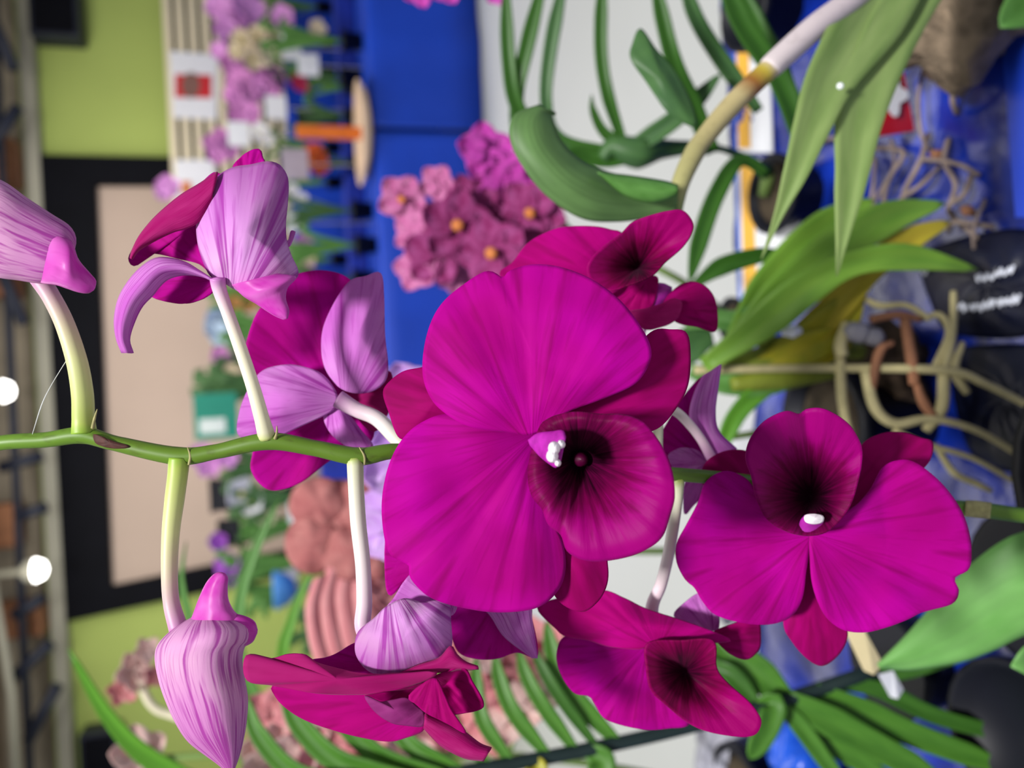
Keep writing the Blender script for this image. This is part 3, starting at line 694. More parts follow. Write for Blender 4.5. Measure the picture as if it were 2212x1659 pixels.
tag(tube3('conduit', [on_y(-30, 1180, 6.3), on_y(25, 1500, 6.3), on_y(40, 1800, 6.3)], 0.03, BEAM, ns=8), 'pale steel conduit running along the ceiling corner', 'pipe')
for (x, y, r, lab) in ((6, 845, 0.075, 'bright ceiling lamp next to the topmost bud pedicel'), (76, 1232, 0.08, 'bright ceiling lamp against the beam left of the doorway')):
    c = on_y(x, y, 6.2)
    L = thing('ceiling_lamp', lab, 'lamp', c, 'round ceiling lamps')
    lathe('lamp_bulb', c, [(0.0, -r), (r * .7, -r * .7), (r, 0), (r * .7, r * .7), (0.0, r)], LAMP, L, ns=16)
    lathe('lamp_shade', c, [(r * 1.05, 0), (r * .9, r * .8), (r * .3, r * 1.15), (r * .3, max(r * 1.3, ztop + .35 - c.z))], BEAM, L, ns=16)

# doorway with black surround
DR = thing('door_1', 'doorway in the green wall, wide black surround around a beige panel', 'doorway', on_y(950, 780, WY - 0.1), kind='structure')
def yq(pts, y): return [on_y(p[0], p[1], y) for p in pts]
slab('door_panel', yq([(170, 370), (950, 385), (950, 1130), (205, 1310)], WY - 0.03), (0, 0.025, 0), BEIGE, DR)
slab('lintel', yq([(72, 333), (205, 398), (238, 1268), (124, 1348)], WY - 0.10), (0, 0.09, 0), BLACK, DR)
slab('jamb', yq([(72, 333), (950, 352), (950, 402), (205, 398)], WY - 0.10), (0, 0.09, 0), BLACK, DR)
slab('jamb', yq([(238, 1268), (950, 1120), (950, 1170), (124, 1348)], WY - 0.10), (0, 0.09, 0), BLACK, DR)
# loudspeakers on the wall
def speaker(x0, x1, y0, y1, lab):
    a, b = on_y(x1, y1, WY - 0.25), on_y(x0, y0, WY - 0.25)
    S = thing('wall_speaker', lab, 'speaker', ((a.x + b.x) / 2, WY - 0.1, a.z), 'black speakers on the green wall')
    box('cabinet', (a.x, WY - 0.25, a.z), (b.x, WY - 0.02, b.z), DARK, S, bevel=0.01)
    box('grille', (a.x + .03, WY - 0.262, a.z + .03), (b.x - .03, WY - 0.25, b.z - .03), BLACK, S, bevel=0.004)
    box('bracket', ((a.x + b.x) / 2 - .03, WY - 0.03, a.z + .05), ((a.x + b.x) / 2 + .03, WY, a.z + .2), BLACK, S)
speaker(52, 172, -120, 80, 'black wall speaker high on the green wall above the slats')
speaker(168, 262, 1590, 1760, 'black wall speaker on the green wall beside the arching green leaf')

# slatted screen
SL = thing('slatted_screen', 'screen of cream horizontal slats standing before the green wall', 'screen', (on_y(500, 200, 6.75).x, 6.75, 0))
xa, xb = on_y(400, 470, 6.72).x, on_y(400, -90, 6.72).x
z0 = on_y(356, 100, 6.72).z
pitch = on_y(356, 100, 6.72).z - on_y(383.5, 100, 6.72).z
for k in range(12):
    box('slat', (xa, 6.70, z0 - k * pitch - pitch * .62), (xb, 6.72, z0 - k * pitch), CREAM, SL, bevel=0.004)
box('gap_shade_board', (xa + .02, 6.76, 0.2), (xb - .02, 6.775, z0 - 0.01), GAPB, SL)  # dark board added for the shaded green wall seen between slats
for x in (xa + .1, (xa + xb) / 2, xb - .1):
    box('post', (x - .025, 6.72, 0), (x + .025, 6.76, z0 - .02), CREAM, SL)

# notice boards hung on the slats
S1 = thing('notice_board', 'white notice board with red band and brown oval on the slats', 'sign', on_y(418, 185, 6.69))
slab('board', yq([(366, 110), (470, 118), (468, 258), (374, 254)], 6.69), (0, 0.008, 0), WHITE, S1)
slab('red_band', yq([(378, 160), (457, 162), (457, 212), (378, 210)], 6.686), (0, 0.003, 0), RED, S1)
slab('brown_oval', yq([(412 + 20 * math.cos(t), 184 + 28 * math.sin(t)) for t in [k * math.pi / 10 for k in range(20)]], 6.682), (0, 0.003, 0), BROWN, S1)
S2 = thing('notice_board', 'pale notice board with a small orange mark beneath the slats', 'sign', on_y(415, 372, 6.69))
slab('board', yq([(378, 345), (462, 345), (466, 430), (380, 430)], 6.69), (0, 0.008, 0), WHITE, S2)
ORANGE = plain('orange_paint', (214, 112, 40), 0.5, 0.1, 8)
slab('orange_mark', yq([(392, 392), (412, 392), (412, 420), (392, 420)], 6.686), (0, 0.003, 0), ORANGE, S2)

# ================================================================== far display tables with blue cloths
FT = on_y(803, 200, 4.8).z          # height of the far table cloth
FX = on_y(940, 283, 4.8).x          # seam between the two tables
WOOD = plain('table_wood', (150, 120, 90), 0.6, 0.15, 8)
def cloth_table(x0, x1, lab_t, lab_c, ph):
    T = thing('display_table', lab_t, 'table', ((x0 + x1) / 2, 5.3, 0), 'far display tables')
    box('table_top', (x0 + .03, 4.84, FT - .035), (x1 - .03, 6.28, FT - .006), WOOD, T)
    for x in (x0 + .08, x1 - .08):
        for y in (4.92, 6.2):
            box('leg', (x - .02, y - .02, 0), (x + .02, y + .02, FT - .035), WOOD, T)
    prof = []
    v = []; f = []; nx = 60
    rows = [(6.32, 0.02), (6.32, FT * .5), (6.32, FT), (5.6, FT), (4.9, FT), (4.815, FT - .004), (4.8, FT - .02), (4.795, FT - .1), (4.79, FT * .6), (4.785, FT * .3), (4.78, 0.015)]
    for i, (y, z) in enumerate(rows):
        for k in range(nx + 1):
            s = k / nx; x = x0 + (x1 - x0) * s
            amp = 0.016 * max(0, (FT - z) / FT) if y < 5 else 0
            yy = y + amp * math.sin(s * 19 + ph) + amp * .5 * math.sin(s * 43 + ph * 2)
            rnd = 0.05 * max(0.0, (0.1 - z) / 0.1) * max(0, 1 - abs(s * 40)) if ph < 1 else 0
            v.append((x, yy, z + rnd))
    for i in range(len(rows) - 1):
        for k in range(nx):
            a = i * (nx + 1) + k; f.append((a, a + 1, a + nx + 2, a + nx + 1))
    n = nx + 1
    for e in (0, nx):           # side drops
        o = len(v); xs = x0 if e == 0 else x1
        for i in range(len(rows)): v.append((xs, rows[i][0], 0.015))
    o = mesh('tablecloth', v, f, BLUE, None, solid=0.003)
    tag(o, lab_c, 'tablecloth', 'royal blue table drapes')
cloth_table(FX + .012, FX + 2.3, 'far display table under the blue drape next to the strap leaves', 'royal blue drape hanging smooth above the seam, next to strap leaves', 0.3)
cloth_table(FX - 3.3, FX - .012, 'far display table under the blue drape behind the maroon blossoms', 'royal blue drape hanging behind the maroon blossom cluster', 2.1)
def step(x0, x1, y0, y1, h, lab):
    o = box('display_step', (x0, y0, FT + .004), (x1, y1, FT + h), BLUE2, bevel=0.012); tag(o, lab, 'riser', 'blue covered display steps'); return o
step(FX + .05, FX + 2.2, 5.65, 6.25, 0.14, 'blue covered display step carrying the lilac sprays near the slats')
step(FX - .8, FX - .05, 5.65, 6.25, 0.14, 'blue covered low display step under the doorway corner')
step(FX - 3.2, FX - .84, 5.65, 6.25, 0.42, 'blue covered high display step carrying pots below the doorway')

zb = on_y(612, 150, 6.4).z
o = box('display_step', (FX - .8, 6.4, 0), (FX + 2.2, 6.62, zb), BLUE, bevel=0.012); tag(o, 'tall blue covered backdrop shelf behind the lilac and mauve sprays', 'riser', 'blue covered display steps')
# ------------------------------------------------------------------ plants on the far tables
def M5(name, c, rough=0.55): return plain(name, c, rough, 0.14, 30, trans=0.2)
cLILAC = M5('lilac_bloom', (226, 158, 226)); cMAUVE = M5('mauve_bloom', (214, 138, 206)); cCREAM = M5('cream_bloom', (222, 206, 176)); cWHITE = M5('white_bloom', (232, 232, 238))
cPURP = M5('violet_bloom', (164, 84, 196)); cSALM = M5('salmon_bloom', (224, 150, 140)); cYEL = M5('yellow_bloom', (206, 196, 90)); cSKY = M5('ice_blue_bloom', (196, 216, 236)); cORA = M5('orange_bloom', (200, 86, 40)); cREDB = M5('crimson_bloom', (190, 50, 90))
cGOLD = M5('golden_lip', (226, 160, 60)); cPALE = M5('pale_lilac_bloom', (222, 178, 240))
LG = leaf_mat('leaf_mid_green', (104, 158, 78), (80, 132, 56)); LD = leaf_mat('leaf_dark_green', (66, 106, 62), (84, 126, 70)); LB = leaf_mat('leaf_bright_green', (106, 168, 52), (84, 144, 40))
LY = leaf_mat('leaf_yellowing', (196, 184, 44), (160, 164, 40)); LP = leaf_mat('leaf_pale_green', (176, 196, 138), (140, 166, 104), rough=0.55)
TERRA = plain('terracotta', (176, 104, 74), 0.75, 0.15, 20); GREYPOT = plain('grey_ceramic', (150, 150, 160), 0.4, 0.1, 12)
STALK = plain('dull_green_stalk', (110, 136, 70), 0.6, 0.15, 60)

def ribbon(name, pts, w, mat, parent, n=14, solid=0.0015, face=None):
    pts = [Vector(p) for p in pts]; q = []
    ex = [pts[0] * 2 - pts[1]] + pts + [pts[-1] * 2 - pts[-2]]
    for i in range(len(pts) - 1):
        for k in range(6): q.append(Vector(cr(ex[i], ex[i + 1], ex[i + 2], ex[i + 3], k / 6)))
    q.append(pts[-1]); N = len(q); v = []; f = []; uv = []
    for i, p in enumerate(q):
        t = i / (N - 1); T = (q[min(i + 1, N - 1)] - q[max(i - 1, 0)]).normalized()
        fc = (face or (CAM - p)).normalized(); S = T.cross(fc).normalized()
        ww = w / 2 * (0.55 + 0.45 * min(1, t / .3)) * (math.sqrt(max(0.0, (1 - t) / .25)) if t > .75 else 1)
        for s in (-1, 0, 1):
            v.append(p + S * ww * s + fc * (abs(s) * ww * .3)); uv.append(((s + 1) / 2, t))
    for i in range(N - 1):
        for j in (0, 1): f.append((i * 3 + j, i * 3 + j + 1, i * 3 + j + 4, i * 3 + j + 3))
    return mesh(name, v, f, mat, parent, uv, solid=solid)
def bloom(parent, c, r, mat, lipmat=None, normal=None, petals=5, split=False, wid=0.55, cup=0.25, rot=None, name='flower'):
    """small orchid bloom: rounded petals about its own axis"""
    c = Vector(c); nrm = (Vector(normal) if normal is not None else (CAM - c)).normalized()
    nrm = (nrm + Vector((random.uniform(-.35, .35), random.uniform(-.2, .2), random.uniform(-.35, .35)))).normalized()
    u = nrm.cross(Vector((0.3, 0.2, 1))).normalized(); w = nrm.cross(u)
    a0 = random.uniform(0, 6.28) if rot is None else rot
    V = []; Fc = []; UV = []
    fl = None
    if split: fl = node(name, c, parent)
    for k in range(petals):
        a = a0 + 2 * math.pi * k / petals; ca, sa = math.cos(a), math.sin(a)
        ax = u * ca + w * sa; sd = w * ca - u * sa
        o = 0 if split else len(V)
        if split: V = []; Fc = []; UV = []
        for i in range(8):
            t = i / 7; ww = r * wid * math.sin(math.pi * min(1, (t * .9 + .1))) ** 0.7 + r * .03
            for s in (-1, -.5, 0, .5, 1):
                V.append(c + ax * (t * r) + sd * (s * ww) + nrm * (r * cup * t * t + r * .14 * s * s - r * .05 * k % 2)); UV.append(((s + 1) / 2, t))
        for i in range(7):
            for j in range(4): Fc.append((o + i * 5 + j, o + i * 5 + j + 1, o + i * 5 + j + 6, o + i * 5 + j + 5))
        if split: mesh('petal', V, Fc, mat, fl, UV, solid=0.0005)
    if not split:
        fl = mesh(name, V, Fc, mat, parent, UV, solid=r * .02, loc=c)
    if lipmat is not None:
        lathe('lip', c + nrm * r * .08, [(0.0, 0), (r * .13, r * .06), (r * .17, r * .16), (r * .12, r * .24), (0.0, r * .2)], lipmat, fl, ns=10, axis=nrm)
    return fl
def pot(parent, c, r, h, mat, soil=BARK):
    p = lathe('plant_pot', c, [(r * .72, 0), (r * .95, h * .86), (r * 1.06, h * .87), (r * 1.06, h), (r * .93, h), (r * .9, h * .86), (0.0, h * .86)], mat, parent, ns=18)
    lathe('potting_bark', Vector(c) + Vector((0, 0, h * .84)), [(r * .9, 0), (r * .6, h * .08), (0.0, h * .1)], soil, parent, ns=14)
    return p
def far_plant(label, py, Y, blooms, bmat, lip, potmat=POTB, nleaf=6, lmat=LG, lh=0.28, pr=0.055, on_step=False, lw=0.028, group='potted orchids on the far tables', cat='orchid', lean=0.0):
    x = on_y(770, py, Y).x
    z = FT + ((0.14 if x > FX - .82 else 0.42) if on_step else 0.0)
    base = Vector((x, Y, z))
    T = thing('potted_orchid', label, cat, base, group)
    pot(T, base, pr, pr * 2.0, potmat)
    top = base + Vector((0, 0, pr * 1.9))
    for k in range(nleaf):
        a = 2 * math.pi * k / nleaf + random.uniform(-.3, .3); L = lh * random.uniform(.7, 1.15)
        dx, dy = math.cos(a), math.sin(a) * .5
        h = min(L, .17 + .05 * (k % 2)); e = 1.0 if L < .26 else 1.2
        ribbon('leaf', [top, top + Vector((dx * h * .25, dy * h * .25, L * .6 * e)), top + Vector((dx * h * .55, dy * h * .5, L * .9 * e)), top + Vector((dx * h * .85, dy * h * .7, L * .85 * e))], lw, lmat, T)
    if blooms:
        ps = [on_y(bx, by, Y - 0.02 * i % 0.1) for i, (bx, by, r) in enumerate(blooms)]
        hi = max(ps, key=lambda p: p.z)
        mid = (top + hi) * .5 + Vector(((hi.x - top.x) * -.1, 0.03, 0))
        tube3('flower_stalk', [top, mid, hi + Vector((0, .03, 0))], 0.005, STALK, T, ns=6, sub=5)
        for p, (bx, by, r) in zip(ps, blooms):
            bloom(T, p, r * p.y / F, bmat, lip)
    return T

random.seed(21)
far_plant('tall lilac orchid spray at the picture edge beside the slats', 20, 6.1, [(478, 12, 34), (505, 48, 30), (534, 20, 36), (612, 36, 26), (486, 62, 26), (498, 95, 24), (475, 110, 20)], cLILAC, None, on_step=True, lh=.4)
far_plant('mauve orchid spray next to the red-banded notice board', 160, 6.05, [(505, 140, 30), (522, 178, 32), (548, 160, 30), (530, 215, 30), (568, 188, 30), (592, 172, 26), (515, 250, 24), (585, 205, 24), (540, 245, 26), (505, 205, 22)], cMAUVE, cLILAC, on_step=True, lh=.4)
far_plant('cream orchid spray between the lilac and mauve sprays', 92, 5.85, [(522, 88, 26), (558, 78, 24), (575, 100, 22), (545, 128, 24), (512, 112, 18), (590, 80, 18)], cCREAM, cYEL, on_step=True, lmat=LD, lh=.36)
far_plant('pot of green strap leaves with pale blooms on the far table', 90, 5.2, [(685, 62, 20)], cCREAM, None, nleaf=7, lmat=LG, lh=0.42, pr=0.07, lw=0.03)
far_plant('black pot of dark green leaves at the cloth edge below white cards', 168, 5.42, [], cLILAC, None, nleaf=6, lmat=LD, lh=0.3, pr=0.075, lw=0.03)
far_plant('small crimson bloom in a low black pot amid white cards', 190, 5.45, [(645, 176, 18), (655, 188, 12)], cREDB, None, nleaf=4, lmat=LG, lh=0.24)
far_plant('black pot with white blooms behind the orange post', 252, 5.5, [(562, 285, 20), (575, 300, 16)], cWHITE, cYEL, nleaf=5, lmat=LD, lh=0.34, pr=0.065)
far_plant('rust orange bloom close to the pale dish', 352, 5.5, [(680, 330, 26), (690, 355, 24), (672, 350, 18)], cORA, cGOLD, nleaf=4, lmat=LD, lh=0.22)
far_plant('faint mauve blooms beneath the pale notice board', 320, 5.95, [(478, 300, 24), (490, 320, 26), (455, 310, 18), (470, 335, 20)], cMAUVE, None, nleaf=4, lmat=LG, on_step=True, lh=.4)
far_plant('violet bloom against the black door surround', 395, 6.05, [(362, 402, 24), (352, 415, 18)], cLILAC, None, nleaf=4, lmat=LG, on_step=True, lh=.4)
far_plant('leafy dark orchid pot behind the half-open flower', 455, 5.15, [(650, 430, 16), (632, 410, 14)], cWHITE, None, nleaf=8, lmat=LD, lh=0.4, pr=0.07, lw=0.03)
far_plant('bright green leafy pot at the far cloth edge', 530, 5.0, [], cWHITE, None, nleaf=8, lmat=LG, lh=0.36, pr=0.07, lw=0.03)
far_plant('dense green orchid pot by the flower seen from the back', 605, 5.25, [(640, 570, 18), (668, 560, 14)], cCREAM, None, nleaf=9, lmat=LD, lh=0.36, pr=0.075, lw=0.03)
far_plant('greyish mauve blooms between the half-open flower and the dark leaves', 560, 5.9, [(640, 540, 22), (655, 520, 20), (665, 590, 20)], cMAUVE, None, nleaf=7, lmat=LG, lh=.4, on_step=True, lw=0.03)
far_plant('amber blooms just below the half-open flower', 640, 5.95, [(520, 640, 26), (540, 655, 22), (505, 655, 18)], M5('amber_bloom', (190, 140, 80)), None, nleaf=12, lmat=LG, lh=.5, on_step=True, lw=.05)
far_plant('ice blue blooms right above the teal card', 700, 5.78, [(468, 695, 30), (478, 720, 26), (462, 715, 20)], cSKY, None, nleaf=10, lmat=LG, lh=0.5, lw=.05, on_step=True)
far_plant('dull lilac blooms below the ice blue ones', 755, 5.9, [(490, 752, 30), (505, 725, 22), (478, 768, 22), (520, 740, 22)], cMAUVE, None, nleaf=12, lmat=LD, lh=0.5, on_step=True, lw=.05)
far_plant('dark leafy pot by the teal card', 822, 5.8, [(500, 800, 16)], cCREAM, None, nleaf=16, lmat=LD, lh=0.62, lw=0.06, on_step=True)
far_plant('pink blooms beneath the stem, left of the white bloom', 985, 5.9, [(432, 985, 26), (450, 1005, 26), (462, 985, 20), (490, 990, 22)], cLILAC, None, nleaf=10, lmat=LD, on_step=True, lh=.5, lw=.05)
far_plant('white star bloom in front of a dark pot', 1062, 5.74, [(520, 1065, 34), (542, 1088, 26)], cWHITE, cYEL, nleaf=10, lmat=LD, lh=0.45, lw=.05, on_step=True)
far_plant('pale yellow-green blooms beside the white star', 1120, 5.85, [(565, 1095, 26), (575, 1115, 22), (595, 1075, 20), (610, 1030, 24)], M5('pale_lime_bloom', (206, 210, 170)), None, nleaf=12, lmat=LG, lh=0.42, lw=.05, on_step=True)
far_plant('violet bloom by the spur of the hanging bud', 1200, 5.8, [(492, 1222, 28), (500, 1245, 22), (470, 1170, 20)], cPURP, None, nleaf=12, lmat=LG, lh=0.5, lw=.05, on_step=True)
far_plant('white round bloom over the blue bowl', 1260, 5.9, [(615, 1240, 28)], cWHITE, None, nleaf=12, lmat=LG, lh=0.42, lw=.05, on_step=True)
far_plant('orange clay pot of dark foliage beside the salmon blossoms', 1345, 5.1, [], cWHITE, None, potmat=TERRA, nleaf=9, lmat=LD, lh=0.34, pr=0.14, lw=.06)
# dark square tubs raised behind
for (x0, x1, y0, y1, Y, lab) in ((452, 545, 1040, 1098, 5.95, 'black square tub behind the white star bloom'), (470, 520, 1130, 1180, 5.8, 'black square tub near the violet bloom'), (640, 690, 228, 268, 5.75, 'black square tub over the orange post')):
    a, b = on_y(x1, y1, Y), on_y(x0, y0, Y)
    T = thing('square_tub', lab, 'planter', ((a.x + b.x) / 2, Y, FT), 'black square tubs')
    lo, hi = min(a.x, b.x), max(a.x, b.x)
    box('tub_body', (lo, Y, a.z), (hi, Y + .15, b.z), POTB, T, bevel=.008)
    box('tub_rim', (lo - .008, Y - .008, b.z - .02), (hi + .008, Y + .158, b.z + .004), POTB, T, bevel=.004)
    box('stand', ((lo + hi) / 2 - .03, Y + .04, FT + ((.14 if lo > FX - .82 else .42) if Y > 5.65 else 0)), ((lo + hi) / 2 + .03, Y + .1, a.z), POTB, T)
# white show cards on stakes
def show_card(x0, x1, y0, y1, Y, lab, mat=WHITE, on_step=False, group='white show cards on the far tables'):
    a, b = on_y(x1, y1, Y), on_y(x0, y0, Y); lo, hi = min(a.x, b.x), max(a.x, b.x)
    T = thing('show_card', lab, 'card', ((lo + hi) / 2, Y, FT + (.14 if on_step else 0)), group)
    box('card', (lo, Y, a.z), (hi, Y + .004, b.z), mat, T)
    box('stake', ((lo + hi) / 2 - .004, Y + .004, FT + (.14 if on_step else 0)), ((lo + hi) / 2 + .004, Y + .01, a.z + .02), GREYPOT, T)
    return T
show_card(606, 652, 70, 130, 5.4, 'white show card beside the green strap leaves, higher of the two')
show_card(642, 690, 115, 165, 5.35, 'white show card overlapping the strap leaves, lower of the two')
show_card(572, 620, 206, 258, 5.5, 'white show card near the mauve spray')
show_card(490, 540, 262, 316, 5.62, 'white show card under the slats near the pale notice board')
show_card(618, 658, 462, 500, 5.2, 'small white show card amid the leafy dark pots')
show_card(622, 658, 1085, 1128, 5.3, 'small white show card by the salmon blossoms')
tc = show_card(416, 516, 852, 945, 5.55, 'teal card with a pale printed line, under the stem', mat=TEAL, group=None)
a, b = on_y(488, 934, 5.546), on_y(430, 906, 5.546)
box('printed_line', (min(a.x, b.x), 5.546, a.z), (max(a.x, b.x), 5.549, b.z), GREYP, tc)
# dish with orange post and the pale paper
PEACH = plain('peach_ceramic', (226, 196, 168), 0.45, 0.1, 10)
c = on_z(785, 288, FT); c = Vector((c.x, 4.98, FT))
c.x = on_y(770, 288, 4.98).x
DS = thing('dish_with_post', 'shallow peach dish with upright orange post on the blue cloth', 'dish', c)
lathe('dish', c, [(0.1, 0), (0.26, 0.03), (0.33, 0.075), (0.32, 0.085), (0.24, 0.045), (0.0, 0.03)], PEACH, DS, ns=32)
box('post', (c.x - .035, c.y - .03, FT + .03), (c.x + .035, c.y + .03, on_y(640, 288, 4.98).z), ORANGE, DS, bevel=.006)
SAUC = plain('sky_blue_glaze', (70, 130, 200), 0.35, 0.1, 10)
c = Vector((on_y(585, 1265, 5.5).x, 5.5, on_y(640, 1270, 5.5).z))
c.y = 5.35
D2 = thing('plant_stand', 'sky blue bowl on a plain stand behind the salmon blossoms', 'bowl', (c.x, c.y, FT))
lathe('bowl', c, [(0.05, 0), (0.1, 0.05), (0.13, 0.13), (0.12, 0.14), (0.08, 0.06), (0.0, 0.04)], SAUC, D2, ns=24)
lathe('stand', (c.x, c.y, FT), [(0.05, 0), (0.02, 0.02), (0.02, max(.05, c.z - FT)), (0.04, max(.06, c.z - FT + .01))], GREYPOT, D2, ns=14)
PAPER = plain('grey_lilac_paper', (170, 160, 176), 0.6, 0.1, 9)
show_card(606, 668, 320, 388, 5.25, 'grey lilac paper card near the rust orange bloom', mat=PAPER, group=None)

# ================================================================== near table and what stands on it
NZ = TABLE_Z
yfar = on_z(1585, 450, NZ).y
NT_T = thing('near_table', 'near table under a blue sheet, crowded with plants and roots', 'table', (0, 0.45, 0))
box('table_top', (-1.1, 0.14, NZ - .03), (1.1, yfar - .01, NZ - .007), WOOD, NT_T)
for x in (-1.0, 1.0):
    for y in (0.2, yfar - .07):
        box('leg', (x - .025, y - .025, 0), (x + .025, y + .025, NZ - .03), WOOD, NT_T)
v = []; f = []; nx, ny = 150, 50
for j in range(ny + 1):
    for i in range(nx + 1):
        x = -1.12 + 2.24 * i / nx; y = 0.12 + (yfar - 0.12) * j / ny
        z = NZ + 0.0015 * math.sin(x * 61 + y * 20) + 0.0012 * math.sin(x * 23 - y * 87) + 0.001 * math.sin(x * 140 + y * 160)
        v.append((x, y, z - .0005))
for j in range(ny):
    for i in range(nx):
        a = j * (nx + 1) + i; f.append((a, a + 1, a + nx + 2, a + nx + 1))
o = len(v)
for i in range(nx + 1):
    x = -1.12 + 2.24 * i / nx
    v.append((x, yfar + .006 + .006 * math.sin(x * 30), NZ - .14))
for i in range(nx):
    a = ny * (nx + 1) + i; f.append((a, a + 1, o + i + 1, o + i))
SHEET = plain('blue_plastic_sheet', (16, 42, 142), 0.25, 0.55, 22, spec=0.5, bump=0.5)
tag(mesh('table_sheet', v, f, SHEET, None, solid=0.0015), 'shiny wrinkled blue sheet covering the near table', 'tablecloth')

def T(px, py): return on_z(px, py, NZ)
def td(px, py): return depth_on_z(px, py, NZ)

# ---- plant with canes and the big curled leaf
CANE = grad_mat('cane_tan', [(0, (214, 196, 200)), (0.42, (226, 214, 216)), (0.47, (196, 176, 60)), (0.50, (150, 96, 40)), (0.53, (196, 180, 130)), (0.7, (168, 160, 110)), (0.85, (172, 168, 112)), (1, (130, 150, 80))], noise_amt=0.2)
base = T(2160, -420); base = Vector((base.x, base.y, NZ))
CP = thing('cane_orchid', 'cane orchid with papery sheath, big curled dark leaf and drooping pale leaves', 'orchid', base)
pot(CP, base, .05, .08, POTB)
stalk('cane', [(2080, -300, .37, 52), (1960, -120, .35, 54), (1850, -8, .335, 56), (1760, 60, .325, 54), (1672, 138, .318, 52), (1655, 155, .317, 46), (1580, 228, .312, 46), (1520, 300, .308, 42), (1500, 330, .307, 44), (1474, 385, .305, 40), (1462, 430, .304, 36), (1462, 470, .303, 22)], CANE, CP, ns=16)
tube3('cane_foot', [base + Vector((0, 0, .07)), P(2080, -300, .37)], .006, CANE, CP)
DKL = leaf_mat('curled_leaf_green', (84, 118, 66), (104, 142, 82), rough=0.5, trans=0.15)
strip('leaf', [(1465, 400), (1430, 405), (1380, 388), (1310, 372), (1255, 348), (1215, 310), (1196, 270), (1190, 240), (1200, 248)],
      [(1462, 455), (1400, 470), (1330, 478), (1255, 470), (1180, 420), (1125, 350), (1102, 295), (1112, 250), (1165, 228)], [(0, .303), (0.5, .292), (0.85, .288), (1, .292)], DKL, CP, dd=-4, arch=[(0, 2), (0.5, 6), (1, 2)], n=50, m=16, solid=0.0012)
strip('leaf', [(1465, 400), (1440, 392), (1400, 385), (1350, 378), (1290, 372)], [(1464, 420), (1440, 432), (1400, 438), (1345, 420), (1292, 374)], .2865, LG, CP, arch=3, n=24, m=8)
ring('leaf', [(1383, 62), (1366, 95), (1362, 126), (1395, 175), (1436, 236), (1470, 262), (1503, 275), (1500, 240), (1478, 190), (1450, 145), (1415, 105)], .33, LD, CP, base=(1510, 290), nb=60, nr=10, prof=[(0, -2), (1, 2)], gx=1.0, solid=.001)
PL2 = leaf_mat('drooping_leaf', (158, 182, 112), (118, 150, 78), streak=8, rough=0.6, trans=0.3)
strap('leaf', [(2010, -160, .35, 120), (1900, 10, .335, 150), (1800, 160, .32, 110), (1755, 270, .312, 82), (1720, 370, .31, 54), (1680, 470, .315, 26), (1645, 560, .32, 14)], PL2, CP, fold=.35, base_w=.8, n=40)
strap('leaf', [(2080, -160, .355, 120), (1960, 10, .34, 120), (1900, 130, .328, 115), (1858, 250, .318, 105), (1840, 380, .314, 72), (1825, 480, .314, 50), (1808, 598, .316, 22)], PL2, CP, fold=.3, base_w=.8, n=40)
GLINT = plain('clear_drop', (240, 246, 248), 0.08, 0.02, 40, spec=0.8)
d = P(1815, 186, .309); lathe('water_drop', d, [(0.0, -.0012), (.0011, -.0008), (.0015, 0), (.0011, .0008), (0.0, .0012)], GLINT, CP, ns=10, axis=-fwd)

# ---- strap-leaved plant arching over the pale floor
b0 = T(1745, 420); b0 = Vector((b0.x, b0.y, NZ))
VG = leaf_mat('strap_leaf_green', (66, 116, 38), (50, 96, 30)); VG2 = leaf_mat('strap_leaf_fresh', (86, 140, 48), (66, 118, 38))
VP = thing('strap_leaf_orchid', 'orchid of narrow arching strap leaves in front of the pale floor', 'orchid', b0)
pot(VP, b0, .03, .035, POTB)
dq = (b0 - CAM).dot(fwd)
for pts in ([(1330, 330, .5, 44), (1180, 300, .5, 34), (1118, 230, .49, 32), (1098, 120, .48, 30), (1092, -60, .47, 26)],
            [(1320, 335, .5, 40), (1140, 310, .5, 28), (1116, 215, .49, 30), (1138, 100, .48, 32), (1178, -60, .47, 34)],
            [(1330, 330, .5, 36), (1210, 300, .5, 30), (1180, 225, .49, 26), (1190, 100, .48, 30), (1222, -60, .47, 30)],
            [(1350, 330, .5, 40), (1338, 285, .495, 30), (1312, 200, .485, 28), (1298, 100, .48, 28), (1302, -60, .47, 28)],
            [(1540, 330, .5, 60), (1500, 235, .48, 46), (1452, 120, .46, 36), (1410, -60, .45, 32)],
            [(1640, 240, .5, 40), (1560, 130, .49, 38), (1505, 40, .47, 34), (1470, -60, .46, 30)],
            [(1740, 330, .45, 60), (1690, 180, .44, 50), (1610, 60, .43, 46), (1550, -70, .42, 44)],
            [(1380, 330, .5, 40), (1310, 290, .5, 24), (1282, 240, .495, 16), (1278, 205, .49, 8)],
            [(1340, 335, .5, 44), (1440, 270, .49, 40), (1500, 220, .485, 36), (1556, 160, .48, 28)],
            [(1370, 340, .5, 40), (1290, 340, .5, 40), (1235, 330, .495, 26), (1215, 345, .49, 10)],
            [(1660, 380, .5, 36), (1600, 345, .49, 34), (1548, 420, .48, 38), (1512, 520, .475, 38), (1490, 610, .47, 30)],
            [(1500, 615, .47, 30), (1560, 575, .47, 40), (1640, 552, .475, 34), (1700, 545, .48, 20)],
            [(1590, -40, .46, 40), (1640, 60, .46, 44), (1690, 150, .455, 40), (1720, 190, .45, 20)]):
    strap('leaf', pts, random.choice((VG, VG, LD, VG2)), VP, n=26, fold=.4, solid=.001)
stalk('rhizome', [(1660, 370, dq * .96, 30), (1560, 322, .53, 14), (1440, 322, .51, 40), (1380, 330, .5, 70), (1325, 320, .5, 50), (1300, 345, .5, 24)], LD, VP, ns=10)
tube3('stem', [b0 + Vector((0, 0, .04)), P(1660, 370, dq * .96)], .005, STALK, VP)

